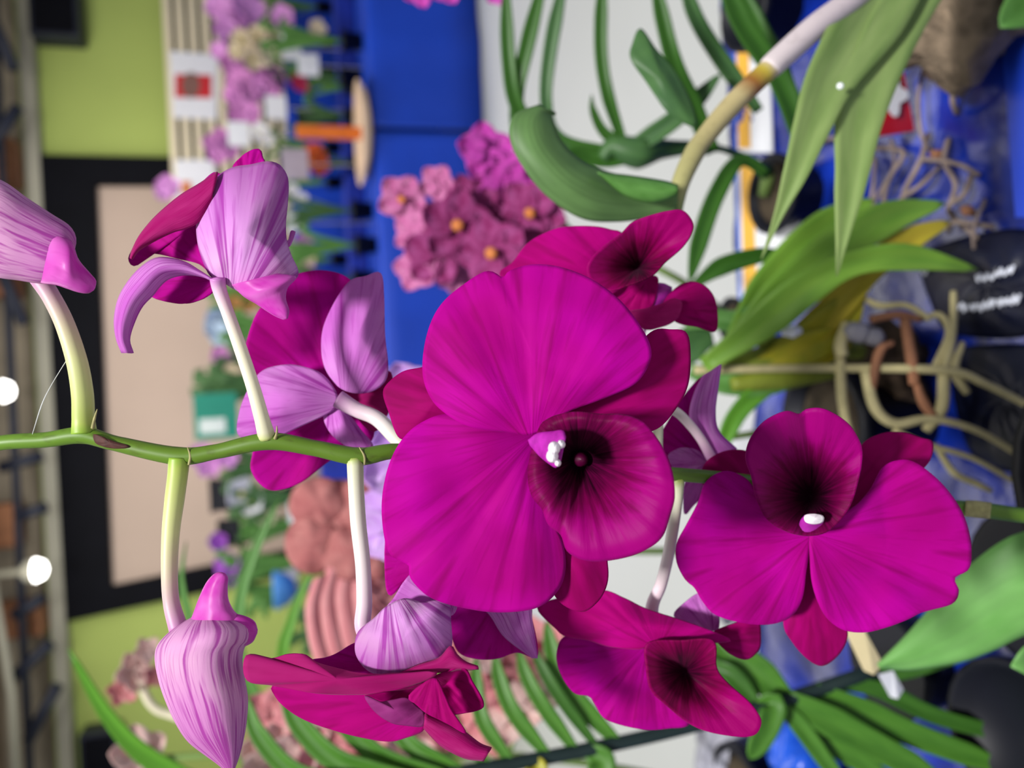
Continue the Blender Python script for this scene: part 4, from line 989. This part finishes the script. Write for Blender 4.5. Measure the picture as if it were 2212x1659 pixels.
# ---- cluster of maroon blossoms in front of the blue drape
b1 = T(1640, 690); b1 = Vector((b1.x, b1.y, NZ))
MC = thing('maroon_orchid', 'cluster of dusky maroon orchid blossoms with golden centres before the drape', 'orchid', b1)
pot(MC, b1, .02, .03, POTB)
MAR = petal_mat('maroon_petal', (142, 48, 104), (104, 18, 66), (180, 90, 152), nv=8, vstr=0.4, trans=.15)
ROSE = petal_mat('dusky_rose_petal', (204, 110, 168), (176, 60, 130), (224, 150, 196), nv=8, vstr=0.4, trans=.2)
HOT = petal_mat('hot_pink_petal', (206, 74, 186), (176, 40, 146), (222, 100, 200), nv=8, vstr=0.4, trans=.2)
cGOLDS = M5('amber_lip', (214, 130, 70))
spots = [(868, 428, 52, ROSE, .61), (1050, 330, 64, HOT, .60), (1090, 400, 58, HOT, .6), (945, 395, 40, ROSE, .61), (985, 490, 78, MAR, .59), (1065, 545, 80, MAR, .585), (1150, 455, 74, MAR, .59),
         (1060, 445, 66, MAR, .605), (895, 500, 48, ROSE, .61), (900, 580, 50, ROSE, .605), (940, 550, 66, MAR, .6), (985, 590, 48, ROSE, .61), (1130, 380, 56, HOT, .6), (1010, 425, 48, MAR, .61), (1130, 520, 56, MAR, .6)]
for (x, y, r, m, dd) in spots:
    bloom(MC, P(x, y, dd), r * 1.05 * dd / F, m, cGOLDS if (x, y) in ((985, 490), (1065, 545), (1150, 455), (868, 428)) else None, split=True, wid=.46, cup=.12)
hub = P(1240, 500, .61)
for i, (x, y, r, m, dd) in enumerate(spots):
    if i % 2 == 0: tube3('flower_stalk', [hub, P((x + 1240) / 2, (y + 520) / 2, .62), P(x, y, dd + .006)], .0016, STALK, MC, ns=6, sub=4)
tube3('main_stalk', [b1 + Vector((0, 0, .025)), P(1460, 600, .6), hub], .003, STALK, MC, ns=8, sub=6)
b9 = T(1700, -420)
HP = thing('pink_orchid', 'hot pink orchid blossoms peeking in at the picture edge before the drape', 'orchid', (b9.x, yfar - .05, NZ))
pot(HP, (b9.x, yfar - .05, NZ), .04, .06, POTB)
for (x, y, r) in ((905, -28, 40), (965, -30, 40), (1075, -20, 30)):
    bloom(HP, P(x, y, .6), r * .6 / F, HOT, cGOLD, split=True, wid=.5)
tube3('main_stalk', [Vector((b9.x, yfar - .05, NZ + .05)), P(1400, -90, .62), P(1080, -60, .61), P(900, -40, .605)], .0025, STALK, HP, ns=8, sub=6)

# ---- pale lilac orchid behind the stem
LC = P(850, 990, .42); b2 = Vector((LC.x, LC.y + .02, NZ))
LO = thing('lilac_orchid', 'pale lilac orchid blurred behind the stem, left of the largest flower', 'orchid', b2)
pot(LO, b2, .04, .07, POTB)
LPAL = petal_mat('pale_lilac_petal', (224, 180, 246), (190, 110, 216), (232, 200, 250), nv=8, vstr=.5, trans=.3)
for (x, y, r) in ((880, 860, 80), (870, 1000, 92), (850, 1130, 90)):
    bloom(LO, P(x, y, .42), r * .42 / F, LPAL, cPURP, split=True, wid=.6, cup=.15)
tube3('main_stalk', [b2 + Vector((0, 0, .06)), P(1200, 1000, .44), P(950, 1000, .43)], .0022, STALK, LO, ns=8, sub=6)

# ---- bushy plant with yellowing leaves and its root ball
b3 = T(1960, 800); b3 = Vector((b3.x, b3.y, NZ)); d3 = td(1960, 800)
BP = thing('rooted_orchid', 'bare-rooted orchid with green and yellowing strap leaves on the blue sheet', 'orchid', b3)
LGB = leaf_mat('fresh_strap_green', (136, 180, 68), (108, 158, 52)); LYB = leaf_mat('yellow_brown_strap', (216, 200, 60), (184, 164, 46), streak=4)
for pts, m in (([(1520, 790, .44, 60), (1640, 705, .43, 78), (1740, 625, .42, 74), (1840, 570, .415, 54), (1960, 555, .415, 58), (2112, 582, .42, 40)], LGB),
               ([(1560, 770, .45, 60), (1680, 650, .44, 90), (1800, 540, .44, 84), (1920, 470, .44, 74), (2045, 438, .445, 50)], LGB),
               ([(1580, 740, .46, 60), (1660, 620, .46, 80), (1770, 500, .46, 74), (1890, 430, .46, 50)], LGB),
               ([(1640, 800, .46, 60), (1780, 690, .45, 70), (1880, 580, .445, 60), (1970, 515, .445, 58), (2055, 478, .45, 50)], LYB),
               ([(1660, 790, .455, 60), (1740, 745, .45, 90), (1810, 690, .45, 90), (1870, 620, .45, 40)], LY),
               ([(1640, 790, .455, 60), (1720, 760, .45, 80), (1800, 740, .45, 70), (1850, 690, .45, 30)], LY),
               ([(1480, 700, .47, 40), (1540, 690, .465, 44), (1600, 690, .46, 44), (1680, 640, .455, 30)], LG),
               ([(1545, 1000, .46, 36), (1590, 900, .46, 40), (1650, 840, .46, 40), (1730, 800, .46, 26)], LB),
               ([(1490, 800, .47, 50), (1560, 820, .465, 60), (1650, 830, .46, 50), (1740, 815, .46, 30)], LG),
               ([(1540, 730, .48, 60), (1500, 740, .48, 80), (1470, 770, .48, 60), (1440, 820, .48, 30)], LD)):
    strap('leaf', pts, m, BP, n=26, fold=.35, solid=.001)
OLIVE = plain('olive_pseudobulb', (126, 138, 46), 0.5, 0.3, 60)
for (x0, y0, x1, y1, w) in ((1560, 790, 1780, 760, 70), (1580, 830, 1800, 800, 60), (1640, 740, 1860, 760, 56)):
    stalk('pseudobulb', [(x0, y0, .46, w * .5), ((x0 + x1) / 2, (y0 + y1) / 2, .462, w), (x1, y1, .475, w * .6)], OLIVE, BP, ns=10)
ROOT = plain('beige_root', (176, 166, 122), 0.7, 0.2, 80); BARKB = plain('brown_bark', (140, 96, 70), 0.8, 0.3, 50, bump=.4); SOIL = plain('dark_root_ball', (70, 56, 44), 0.9, 0.5, 70, bump=.8)
rv = []; rf = []
rc = b3 + Vector((0, 0, .028)); ns = 26
for i in range(13):
    th = math.pi * i / 12
    for k in range(ns):
        ph = 2 * math.pi * k / ns; q = 1 + .14 * math.sin(5 * ph + 3 * th) + .1 * math.sin(9 * th + 2 * ph)
        p = rc + Vector((.034 * q * math.sin(th) * math.cos(ph), .034 * q * math.sin(th) * math.sin(ph), .03 * q * math.cos(th)))
        p.z = max(p.z, NZ + .001); rv.append(p)
for i in range(12):
    for k in range(ns): rf.append((i * ns + k, (i + 1) * ns + k, (i + 1) * ns + (k + 1) % ns, i * ns + (k + 1) % ns))
mesh('root_ball', rv, rf, SOIL, BP)
for pts in ([(1500, 800, .455, 18), (1620, 797, .452, 18), (1800, 795, .44, 18), (2040, 800, .425, 20), (2130, 830, .42, 18), (2230, 880, .415, 16)],
            [(1815, 770, .44, 22), (1818, 850, .435, 22), (1830, 920, .435, 20), (1850, 980, .435, 18)],
            [(1870, 800, .435, 24), (1890, 880, .43, 24), (1935, 915, .43, 22), (2010, 905, .428, 18), (2110, 930, .425, 16), (2230, 1000, .42, 14)],
            [(2060, 630, .44, 14), (2058, 720, .433, 16), (2040, 800, .428, 24), (2035, 880, .43, 26), (2000, 930, .435, 20)],
            [(2080, 740, .43, 12), (2062, 800, .427, 22), (2090, 850, .425, 16)],
            [(1990, 690, .44, 12), (2030, 680, .437, 14), (2050, 720, .434, 16), (2020, 790, .43, 14)],
            [(1860, 640, .45, 12), (1900, 660, .444, 16), (1960, 660, .44, 14), (2010, 690, .437, 12)],
            [(1830, 700, .44, 26), (1815, 745, .437, 28), (1820, 770, .436, 26)],
            [(2020, 960, .43, 14), (2060, 1020, .43, 16), (2110, 1045, .432, 16), (2140, 1060, .435, 12)],
            [(1930, 930, .43, 14), (2000, 960, .428, 14), (2100, 990, .425, 12), (2225, 1060, .42, 12)]):
    stalk('root', pts, ROOT, BP, ns=8, sub=6)
for pts in ([(1955, 690, .435, 22), (1968, 770, .43, 24), (1975, 830, .43, 22)], [(1980, 830, .43, 16), (1995, 870, .43, 22), (2020, 905, .43, 18)], [(1880, 690, .437, 18), (1940, 680, .436, 18), (1990, 690, .437, 14)], [(1880, 850, .432, 20), (1900, 760, .432, 22), (1930, 740, .432, 12)]):
    stalk('bark_strip', pts, BARKB, BP, ns=8, sub=5)
PEB = plain('grey_pebble', (120, 118, 126), 0.6, 0.3, 60)
for (x, y, r) in ((1850, 715, 28), (1885, 725, 24)):
    stalk('pebble', [(x - r, y, .437, r * .5), (x - r * .5, y, .436, r * 1.5), (x + r * .4, y + 4, .436, r * 1.7), (x + r, y + 6, .437, r * .5)], PEB, BP, ns=10, sub=4)
stalk('plastic_tag', [(1690, 718, .437, 14), (1712, 716, .437, 30), (1730, 714, .437, 14)], WHITE, BP, ns=8, sub=4)

# ---- brochures on the far edge of the near table
def sheet(name, pts, h, mats, lab, cat, bands, group=None):
    base = [T(*p) + Vector((0, 0, .002 + h)) for p in pts]
    cen = sum(base, Vector()) / len(base)
    R = thing(name, lab, cat, cen - Vector((0, 0, .002)), group)
    slab('paper', base, (0, 0, -.0015), mats[0], R)
    for (q, m) in bands:
        slab('printed_band', [T(*p) + Vector((0, 0, .0024 + h)) for p in q], (0, 0, -.0003), m, R)
    return R
YEL = plain('yellow_orange_print', (234, 176, 62), 0.5, 0.05, 20); BLP = plain('blue_print', (60, 100, 200), 0.5, 0.08, 20)
sheet('brochure', [(1588, 95), (1665, 100), (1672, 330), (1592, 330)], 0, [WHITE], 'white brochure with orange band under the drooping pale leaf', 'brochure', [([(1596, 105), (1622, 106), (1626, 320), (1600, 320)], YEL), ([(1588, 95), (1594, 95), (1598, 328), (1592, 328)], BLP)])
sheet('brochure', [(1592, 340), (1690, 345), (1720, 640), (1600, 650)], 0, [WHITE], 'white brochure with orange band and blue edge beside the magenta sepal tip', 'brochure', [([(1604, 350), (1630, 350), (1640, 630), (1612, 630)], YEL), ([(1592, 342), (1598, 342), (1606, 648), (1600, 648)], BLP)])
sheet('price_card', [(1670, 452), (1762, 455), (1760, 520), (1672, 545)], .012, [WHITE], 'white price card lying among the strap leaf tips', 'card', [])
sheet('price_card', [(1595, 860), (1640, 850), (1625, 985), (1575, 985)], 0.001, [WHITE], 'white price card tucked under the yellowing plant', 'card', [])

# ---- red tag with a white blossom emblem
RT = P(1930, 210, td(1960, 260) * .97)
TG = thing('red_tag', 'red plastic tag with a white blossom emblem behind the drooping leaf', 'tag', T(1960, 262))
REDT = plain('red_plastic', (196, 20, 30), 0.4, 0.08, 30)
dt = td(1950, 270)
q = [P(x, y, dt * k) for x, y, k in ((1880, 130, .93), (1948, 135, .95), (1976, 282, .965), (1888, 296, .935))]
slab('tag_plate', q, fwd * .0015, REDT, TG)
def lobes(cx, cy, R, n, r):
    pts = []
    for k in range(60):
        a = 2 * math.pi * k / 60; pts.append((cx + R * (1 + r * math.cos(n * a)) * math.cos(a), cy + 1.3 * R * (1 + r * math.cos(n * a)) * math.sin(a)))
    return pts
slab('blossom_emblem', [P(x, y, dt * (.929 + (x - 1880) / 96 * .024)) for x, y in lobes(1925, 205, 31, 5, .22)], fwd * .0006, WHITE, TG)

# ---- mossy root lump and tangle of thin roots
MOSS = plain('fibrous_moss', (128, 112, 94), 0.95, 0.45, 90, bump=.9)
mc = T(2160, -55); rv = []; rf = []
for i in range(15):
    th = math.pi * i / 14
    for k in range(34):
        ph = 2 * math.pi * k / 34; q = 1 + .12 * math.sin(4 * ph + 5 * th) + .09 * math.sin(11 * ph) * math.sin(8 * th) + random.uniform(-.05, .05)
        p = Vector((mc.x, mc.y, NZ + .03)) + Vector((.062 * q * math.sin(th) * math.cos(ph), .05 * q * math.sin(th) * math.sin(ph), .034 * q * math.cos(th)))
        p.z = max(p.z, NZ + .001); rv.append(p)
for i in range(14):
    for k in range(34): rf.append((i * 34 + k, (i + 1) * 34 + k, (i + 1) * 34 + (k + 1) % 34, i * 34 + (k + 1) % 34))
MB = thing('moss_clump', 'fibrous brown moss clump with trailing roots at the sheet corner', 'moss', (mc.x, mc.y, NZ))
mesh('moss_body', rv, rf, MOSS, MB)
THIN = plain('thin_grey_root', (140, 124, 116), 0.7, 0.25, 70)
for path in ([(2020, 110), (2025, 200), (2030, 290), (2024, 330)], [(2085, 120), (2110, 170), (2100, 215), (2078, 245)], [(1895, 318), (1985, 330), (1962, 390), (1942, 450), (1936, 500)], [(1935, 300), (1965, 360), (1940, 420), (1890, 500), (1850, 540)],
             [(2016, 290), (2030, 345), (1995, 410), (1960, 440)], [(2000, 350), (2040, 345), (2110, 355), (2128, 380)], [(2060, 300), (2075, 350), (2110, 400), (2085, 450), (2070, 460)], [(2040, 360), (2030, 400), (1985, 430), (1930, 470)], [(2110, 380), (2125, 420), (2090, 455), (2130, 520)],
             [(1900, 340), (1925, 400), (1918, 480), (1925, 560)], [(2140, 430), (2150, 500), (2120, 560)], [(1780, 310), (1850, 300), (1900, 330)], [(2060, 500), (2110, 480), (2160, 490)]):
    pts = [T(x, y) + Vector((0, 0, .004 + .012 * math.sin(math.pi * i / (len(path) - 1)))) for i, (x, y) in enumerate(path)]
    tube3('trailing_root', pts, random.uniform(.0011, .0019), THIN, MB, ns=6, sub=6)
for (x, y) in ((2025, 335), (2090, 455)):
    stalk('bark_scrap', [(x - 14, y - 6, td(x, y) * .975, 12), (x, y, td(x, y) * .972, 26), (x + 16, y + 8, td(x, y) * .975, 10)], BARKB, MB, ns=8, sub=4)
# leaf of a plant at the picture corner
b4 = T(2380, -120)
CL = thing('corner_plant', 'single rounded green leaf tip over the blue sheet corner', 'plant', (b4.x, b4.y, NZ))
strap('leaf', [(2380, -110, td(2380, -110) * .99, 60), (2290, -60, .40, 100), (2230, 0, .39, 95), (2180, 40, .385, 80), (2160, 60, .384, 50)], LG, CL, fold=.2, n=20)
lathe('plant_pot', (b4.x, b4.y, NZ), [(.03, 0), (.035, .03), (.033, .03), (0.0, .025)], POTB, CL)
# blue crate wall at the sheet edge
CR = plain('blue_crate_plastic', (28, 64, 190), 0.35, 0.06, 9)
a = T(2190, 200); b = T(2212, 520)
o = slab('crate_side', [T(2172, 40), T(2290, 40), T(2300, 470), T(2205, 470)], (0, 0, .004), CR); tag(o, 'plain blue crate panel at the sheet corner below the leaf tip', 'crate')

# ---- black pots with white writing
WRITE = plain('white_marker', (222, 226, 240), 0.5, 0.05, 90)
def black_pot(px, py, r, h, lab, lines, tilt=0.0):
    c = T(px, py); c.z = NZ
    R = thing('black_pot', lab, 'pot', c)
    lathe('pot_body', c, [(r * .78, 0), (r * .97, h * .82), (r * 1.05, h * .83), (r * 1.05, h), (r * .94, h), (r * .9, h * .8), (0.0, h * .78)], POTB, R, ns=32)
    for li, (zz, words) in enumerate(lines):
        rr = r * (.78 + .19 * zz / .82) + .0004
        a = -math.pi / 2 - .75 + .1 * li
        for wn in range(words):
            n = random.randint(9, 12); pts = []
            for k in range(n):
                a += .045
                z = h * zz + (.0035 if k % 2 else -.0025) * random.uniform(.6, 1.5)
                pts.append(c + Vector((rr * math.cos(a), rr * math.sin(a), z)))
            tube3('handwriting', pts, .0009, WRITE, R, ns=5, sub=3)
            a += .1
    return R

NAVY = plain('black_sleeve_plastic', (14, 18, 40), 0.4, 0.5, 30, spec=.4, bump=.5)
def sleeve(pts, lab, lines, hump=.012):
    cen = (sum(p[0] for p in pts) / len(pts), sum(p[1] for p in pts) / len(pts))
    b = spline(pts, 60, closed=True); v = []; f = []; nr = 10
    def hz(r): return NZ + .004 + hump * (1 - r * r)
    v.append(on_z(cen[0], cen[1], hz(0)))
    for i in range(1, nr + 1):
        r = i / nr
        for k in range(60):
            v.append(on_z(cen[0] + (b[k][0] - cen[0]) * r, cen[1] + (b[k][1] - cen[1]) * r, hz(r) + .001 * math.sin(k * .9 + i)))
    f = [(0, 1 + k, 1 + (k + 1) % 60) for k in range(60)]
    for i in range(nr - 1):
        for k in range(60): f.append((1 + i * 60 + k, 1 + (i + 1) * 60 + k, 1 + (i + 1) * 60 + (k + 1) % 60, 1 + i * 60 + (k + 1) % 60))
    S = thing('plant_sleeve', lab, 'sleeve', on_z(cen[0], cen[1], NZ), 'black plastic plant sleeves')
    mesh('sleeve_body', v, f, NAVY, S, solid=.001)
    for (x0, y0, x1, y1, n) in lines:
        pts2 = []
        for k in range(n):
            t = k / (n - 1); amp = (9 if k % 2 else -7) * random.uniform(.6, 1.4)
            x = x0 + (x1 - x0) * t + random.uniform(-3, 3); y = y0 + (y1 - y0) * t + amp
            rr = min(1, max(abs(x - cen[0]) / 140, abs(y - cen[1]) / 150))
            pts2.append(on_z(x, y, NZ + .007 + hump * (1 - rr * rr)))
        tube3('handwriting', pts2, .0009, WRITE, S, ns=5, sub=3)
    return S
sleeve([(1990, 560), (2060, 520), (2230, 500), (2330, 620), (2240, 720), (2060, 720), (2010, 650)], 'black plastic sleeve with two lines of white handwriting', [(2108, 600, 2130, 596, 5), (2136, 596, 2192, 582, 9), (2066, 664, 2110, 662, 9), (2116, 660, 2150, 656, 7), (2154, 656, 2204, 642, 9), (1990, 590, 2040, 560, 6)])
sleeve([(2060, 770), (2140, 745), (2260, 760), (2330, 880), (2250, 1010), (2120, 1000), (2070, 900)], 'plain black plastic sleeve beneath the trailing beige roots', [])
black_pot(1695, 25, .032, .04, 'black pot of bark behind the papery cane', [])
black_pot(2330, 1575, .042, .045, 'large plain black pot in the corner beyond the strap leaves', [])
# ---- broad leaf plant in the lower corner
b5 = T(2360, 1250)
BL = thing('broad_leaf_plant', 'plant with one broad ribbed green leaf beneath the lower open flower', 'plant', (b5.x, b5.y, NZ))
lathe('plant_pot', (b5.x, b5.y, NZ), [(.035, 0), (.042, .04), (.039, .04), (0.0, .035)], POTB, BL)
RIB = leaf_mat('broad_leaf_green', (124, 182, 100), (104, 164, 80), streak=9, rough=.45, trans=.2)
strip('leaf', [(2330, 1120), (2212, 1148), (2150, 1178), (2080, 1235), (2020, 1300), (1960, 1370), (1896, 1436)],
      [(2330, 1330), (2212, 1372), (2150, 1402), (2080, 1428), (2020, 1440), (1960, 1447), (1900, 1442)], [(0, .30), (1, .345)], RIB, BL, arch=3, dd=2, n=36, m=14, solid=.001)
strap('leaf', [(2360, 1400, .36, 60), (2280, 1420, .34, 90), (2220, 1430, .33, 70), (2183, 1440, .33, 30)], RIB, BL, n=16)
tube3('stem', [Vector((b5.x, b5.y, NZ + .03)), P(2330, 1225, .342)], .005, STALK, BL)

# ---- ladder-leaved plant on a dark stake along the lower edge
b6 = T(1990, 1425); b6.z = NZ
LV = thing('ladder_leaf_orchid', 'orchid with curved leaves in ranks along a slanting dark stake', 'orchid', b6)
lathe('plant_pot', b6, [(.03, 0), (.036, .03), (.034, .03), (0.0, .026)], POTB, LV)
DSTK = plain('dark_green_stake', (28, 44, 44), 0.6, 0.2, 60)
def rk(x):      # the stake in the picture
    t = (x - 1000) / 950.0
    return (x, 1668 - 240 * t + 25 * math.sin(t * 3.1), .41 + .05 * t)
stalk('stake', [(880, 1690, .405, 26)] + [rk(x) + (30,) for x in (1000, 1150, 1300, 1450, 1600, 1750, 1900)] + [(1985, 1425, td(1990, 1425), 22)], DSTK, LV, ns=10)
for (x, w, pts, m) in ((1060, 30, [(1000, 1600), (965, 1530), (955, 1440)], VG2), (1105, 32, [(1045, 1560), (1030, 1490), (1028, 1420)], VG2), (1185, 34, [(1110, 1540), (1080, 1470), (1068, 1410)], VG2), (1245, 32, [(1170, 1520), (1135, 1455), (1120, 1400)], VG2),
                       (1335, 40, [(1245, 1510), (1200, 1430), (1180, 1340)], VG2), (1290, 26, [(1205, 1500), (1165, 1430), (1150, 1390)], VG),
                       (960, 44, [(830, 1640), (740, 1560), (690, 1470)], VG2), (900, 50, [(740, 1650), (650, 1570), (605, 1480)], VG2), (860, 44, [(660, 1680), (560, 1590), (530, 1500)], VG2), (1000, 40, [(900, 1620), (850, 1560), (835, 1490)], VG2),
                       (1700, 70, [(1630, 1450), (1570, 1410), (1535, 1370)], VG2), (1640, 40, [(1580, 1460), (1540, 1440), (1500, 1400)], VG)):
    p = rk(x); n = len(pts)
    strap('leaf', [(p[0], p[1], p[2], w)] + [(a, b, p[2] + .006 * (i + 1), w * (1.05 - .1 * i)) for i, (a, b) in enumerate(pts)], m, LV, n=22, fold=.4, solid=.001)
for (x, w, pts, m) in ((1270, 60, [(1300, 1650), (1280, 1720)], VG2), (1150, 50, [(1160, 1665), (1130, 1720)], LY), (1640, 60, [(1670, 1520), (1660, 1570), (1620, 1640)], VG2), (1700, 70, [(1760, 1540), (1870, 1600), (2040, 1690)], VG2), (1760, 60, [(1850, 1530), (1980, 1590), (2190, 1665)], VG2),
                       (1800, 40, [(1900, 1490), (2030, 1550), (2230, 1600)], VG), (1680, 40, [(1730, 1570), (1780, 1640), (1830, 1700)], VG2), (1720, 44, [(1790, 1600), (1880, 1660), (1960, 1720)], VG2), (1850, 34, [(1960, 1450), (2060, 1420), (2150, 1400)], VG)):
    p = rk(x)
    strap('leaf', [(p[0], p[1], p[2], w)] + [(a, b, p[2] - .004 * (i + 1), w * (1.0 - .12 * i)) for i, (a, b) in enumerate(pts)], m, LV, n=22, fold=.35, solid=.001)

# cream stake, white tag, bags
IV = plain('ivory_wood', (226, 210, 164), 0.6, 0.06, 50)
c0 = T(1905, 1455)
o = slab('wooden_label', [P(x, y, k) for x, y, k in ((1826, 1362, .36), (1868, 1362, .36), (1908, 1435, .372), (1888, 1458, .372), (1868, 1450, .371))], fwd * .0015, IV); tag(o, 'cream wooden label under the lower open flower', 'label')
o = slab('plant_tag', [P(x, y, k) for x, y, k in ((1898, 1458, .39), (1930, 1450, .39), (1952, 1490, .40), (1940, 1510, .40), (1924, 1506, .40))], fwd * .001, WHITE); tag(o, 'white plastic plant tag at the foot of the dark stake', 'tag')
def bag(px, py, sx, sy, sz, mat, lab, cat, seed):
    rnd = random.Random(seed); c = T(px, py); c.z = NZ; v = []; f = []
    nu, nvv = 40, 20
    ph = [rnd.uniform(0, 6.28) for _ in range(6)]
    for i in range(nvv + 1):
        th = math.pi * i / nvv
        for k in range(nu):
            a = 2 * math.pi * k / nu
            q = 1 + .10 * math.sin(3 * a + ph[0] + 2 * th) + .08 * math.sin(7 * a + ph[1] - 3 * th) + .05 * math.sin(13 * a + 9 * th + ph[2]) + .04 * math.sin(21 * a - 7 * th)
            z = sz * (1 - math.cos(math.pi - th)) * q * .5 if False else sz * (0.5 + 0.5 * math.cos(th)) * (0.9 + .1 * q)
            v.append(c + Vector((sx * q * math.sin(th) ** .7 * math.cos(a), sy * q * math.sin(th) ** .7 * math.sin(a), z + .0015)))
    for i in range(nvv):
        for k in range(nu): f.append((i * nu + k, (i + 1) * nu + k, (i + 1) * nu + (k + 1) % nu, i * nu + (k + 1) % nu))
    return tag(mesh('plastic_bag', v, f, mat, None), lab, cat)
GBAG = plain('grey_mottled_plastic', (150, 150, 164), 0.4, 0.4, 60, spec=.5, bump=.6); BBAG = plain('bright_blue_plastic', (24, 84, 206), 0.3, 0.15, 25, spec=.5, bump=.2)
bag(1650, 1640, .055, .04, .06, GBAG, 'crumpled grey mottled plastic bag at the lower picture edge', 'bag', 3)
bag(1640, 1250, .034, .03, .05, GBAG, 'grey plastic bag behind the pedicel between the two lower flowers', 'bag', 9)
bag(1800, 1640, .034, .03, .05, BBAG, 'bright blue plastic bag under the ladder-like leaves', 'bag', 5)

# ---- green blades rising from the lower edge
b7 = T(1720, 1860); b7 = Vector((b7.x, b7.y, NZ))
GB = thing('blade_leaf_orchid', 'orchid with long solitary green blades rising past the hanging bud', 'orchid', b7)
lathe('plant_pot', b7, [(.04, 0), (.048, .05), (.045, .05), (0.0, .042)], POTB, GB)
for pts, m in (([(1500, 1850, .62, 40), (900, 1800, .58, 44), (500, 1720, .55, 50), (330, 1645, .54, 50), (230, 1545, .53, 46), (148, 1402, .52, 40)], LB),
               ([(1500, 1840, .62, 30), (1000, 1750, .6, 34), (650, 1620, .6, 34), (520, 1440, .6, 32), (520, 1290, .6, 30), (560, 1170, .6, 28), (606, 1072, .6, 22)], LG),
               ([(1500, 1830, .62, 30), (1050, 1740, .61, 34), (720, 1600, .6, 34), (615, 1440, .6, 32), (630, 1340, .6, 30), (660, 1260, .6, 26), (694, 1208, .6, 18)], LB),
               ([(1500, 1860, .62, 30), (800, 1800, .6, 34), (500, 1600, .6, 30), (400, 1300, .6, 26), (392, 1240, .6, 20), (402, 1170, .6, 12)], LG)):
    strap('leaf', pts, m, GB, n=40, fold=.35, solid=.0012)

# ---- salmon blossoms behind the lower flowers
SAL = petal_mat('salmon_petal', (218, 140, 146), (188, 92, 106), (230, 172, 172), nv=9, vstr=.6, trans=.2)
TERR = petal_mat('terracotta_rose_petal', (172, 104, 104), (142, 74, 78), (190, 128, 124), nv=14, vstr=.5, trans=.15)
PBL = petal_mat('blush_petal', (238, 204, 198), (222, 160, 158), (244, 222, 214), nv=8, vstr=.5, trans=.25)
b8 = T(1720, 1180); b8 = Vector((b8.x, yfar - .06, NZ))
SP = thing('salmon_orchid', 'orchid with overlapping terracotta and salmon blossoms behind the lower pedicel', 'orchid', b8)
pot(SP, b8, .04, .06, POTB)
ctr = (730, 1135)
for k, (dx, dy, rx, ry, dd) in enumerate(((0, 0, 95, 100, .60), (-55, 40, 60, 66, .592), (60, -30, 66, 80, .595), (30, 60, 70, 60, .588), (-40, -45, 66, 60, .594), (70, 50, 60, 70, .59))):
    ring('petal', [(ctr[0] + dx + rx * math.cos(t), ctr[1] + dy + ry * math.sin(t)) for t in [i * math.pi / 6 for i in range(12)]], dd, TERR, SP, base=(ctr[0], ctr[1] + 20), prof=[(0, -6), (.6, -3), (1, 4)], nb=48, nr=10, ruff=(3, 5, k))
for (x0, x1, y0, y1, dd) in ((664, 706, 1250, 1452, .586), (692, 742, 1226, 1450, .590), (724, 780, 1214, 1446, .594), (760, 826, 1205, 1430, .598)):      # pleated petals, one by one
    strip('petal', [(x0 + 14, y0), (x0 - 4, y0 + 60), (x0 + 2, y0 + 130), (x0 + 22, y1)], [(x1 + 6, y0 - 12), (x1 - 8, y0 + 60), (x1 + 2, y0 + 130), (x1 + 30, y1)], dd, SAL, SP, arch=5, dd=9, n=16, m=8)
for (x, y, r, m) in ((820, 1190, 60, SAL), (840, 1260, 60, SAL)):
    bloom(SP, P(x, y, .6), r * .6 / F, m, None, split=True)
tube3('main_stalk', [b8 + Vector((0, 0, .05)), P(1300, 1190, .62), P(760, 1180, .61)], .003, STALK, SP, ns=8, sub=6)
b10 = T(1760, 1720); b10 = Vector((b10.x, yfar - .05, NZ))
BO = thing('blush_orchid', 'blush and salmon orchid blossoms low behind the side-view flower', 'orchid', b10)
pot(BO, b10, .04, .06, POTB)
for (x, y, r, m) in ((590, 1540, 66, SAL), (640, 1600, 70, PBL), (570, 1630, 60, PBL), (700, 1630, 66, SAL), (760, 1640, 56, SAL), (300, 1630, 60, PBL), (810, 1560, 60, SAL), (1000, 1420, 50, SAL), (1075, 1470, 52, SAL), (1130, 1480, 44, PBL), (950, 1540, 56, SAL), (880, 1620, 60, PBL), (1160, 1400, 52, SAL), (1100, 1530, 56, PBL), (1190, 1480, 40, PBL), (1060, 1560, 48, SAL), (1040, 1400, 44, PBL), (1210, 1410, 40, PBL)):
    bloom(BO, P(x, y, .58 if x < 940 else .56), r * (.58 if x < 940 else .78) / F, m, cREDB if m is SAL and r % 4 == 0 else None, split=True, wid=.45)
tube3('main_stalk', [b10 + Vector((0, 0, .05)), P(1200, 1640, .61), P(700, 1620, .595), P(320, 1640, .59)], .003, STALK, BO, ns=8, sub=6)
for (x, y) in ((1000, 1430), (1080, 1480), (810, 1570)):
    tube3('flower_stalk', [P(1100, 1630, .605), P(x + 40, y + 60, .6), P(x, y, .585)], .002, STALK, BO, ns=6, sub=4)
b11 = T(1780, 1900)
SB = thing('small_blush_orchid', 'small blush blossoms on a pale stalk before the green wall', 'orchid', (b11.x, yfar - .05, NZ))
pot(SB, (b11.x, yfar - .05, NZ), .04, .06, POTB)
for (x, y, r, m) in ((290, 1450, 44, PBL), (265, 1490, 34, SAL), (318, 1405, 30, PBL), (335, 1460, 26, SAL)):
    bloom(SB, P(x, y, .7), r * .7 / F, m, None, split=True, wid=.4)
PS = plain('pale_stalk', (214, 206, 178), 0.6, 0.1, 40)
tube3('main_stalk', [Vector((b11.x, yfar - .05, NZ + .05)), P(1100, 1800, .66), P(600, 1640, .69), P(400, 1555, .7), P(330, 1525, .7), P(295, 1450, .705)], .004, PS, SB, ns=8, sub=6)
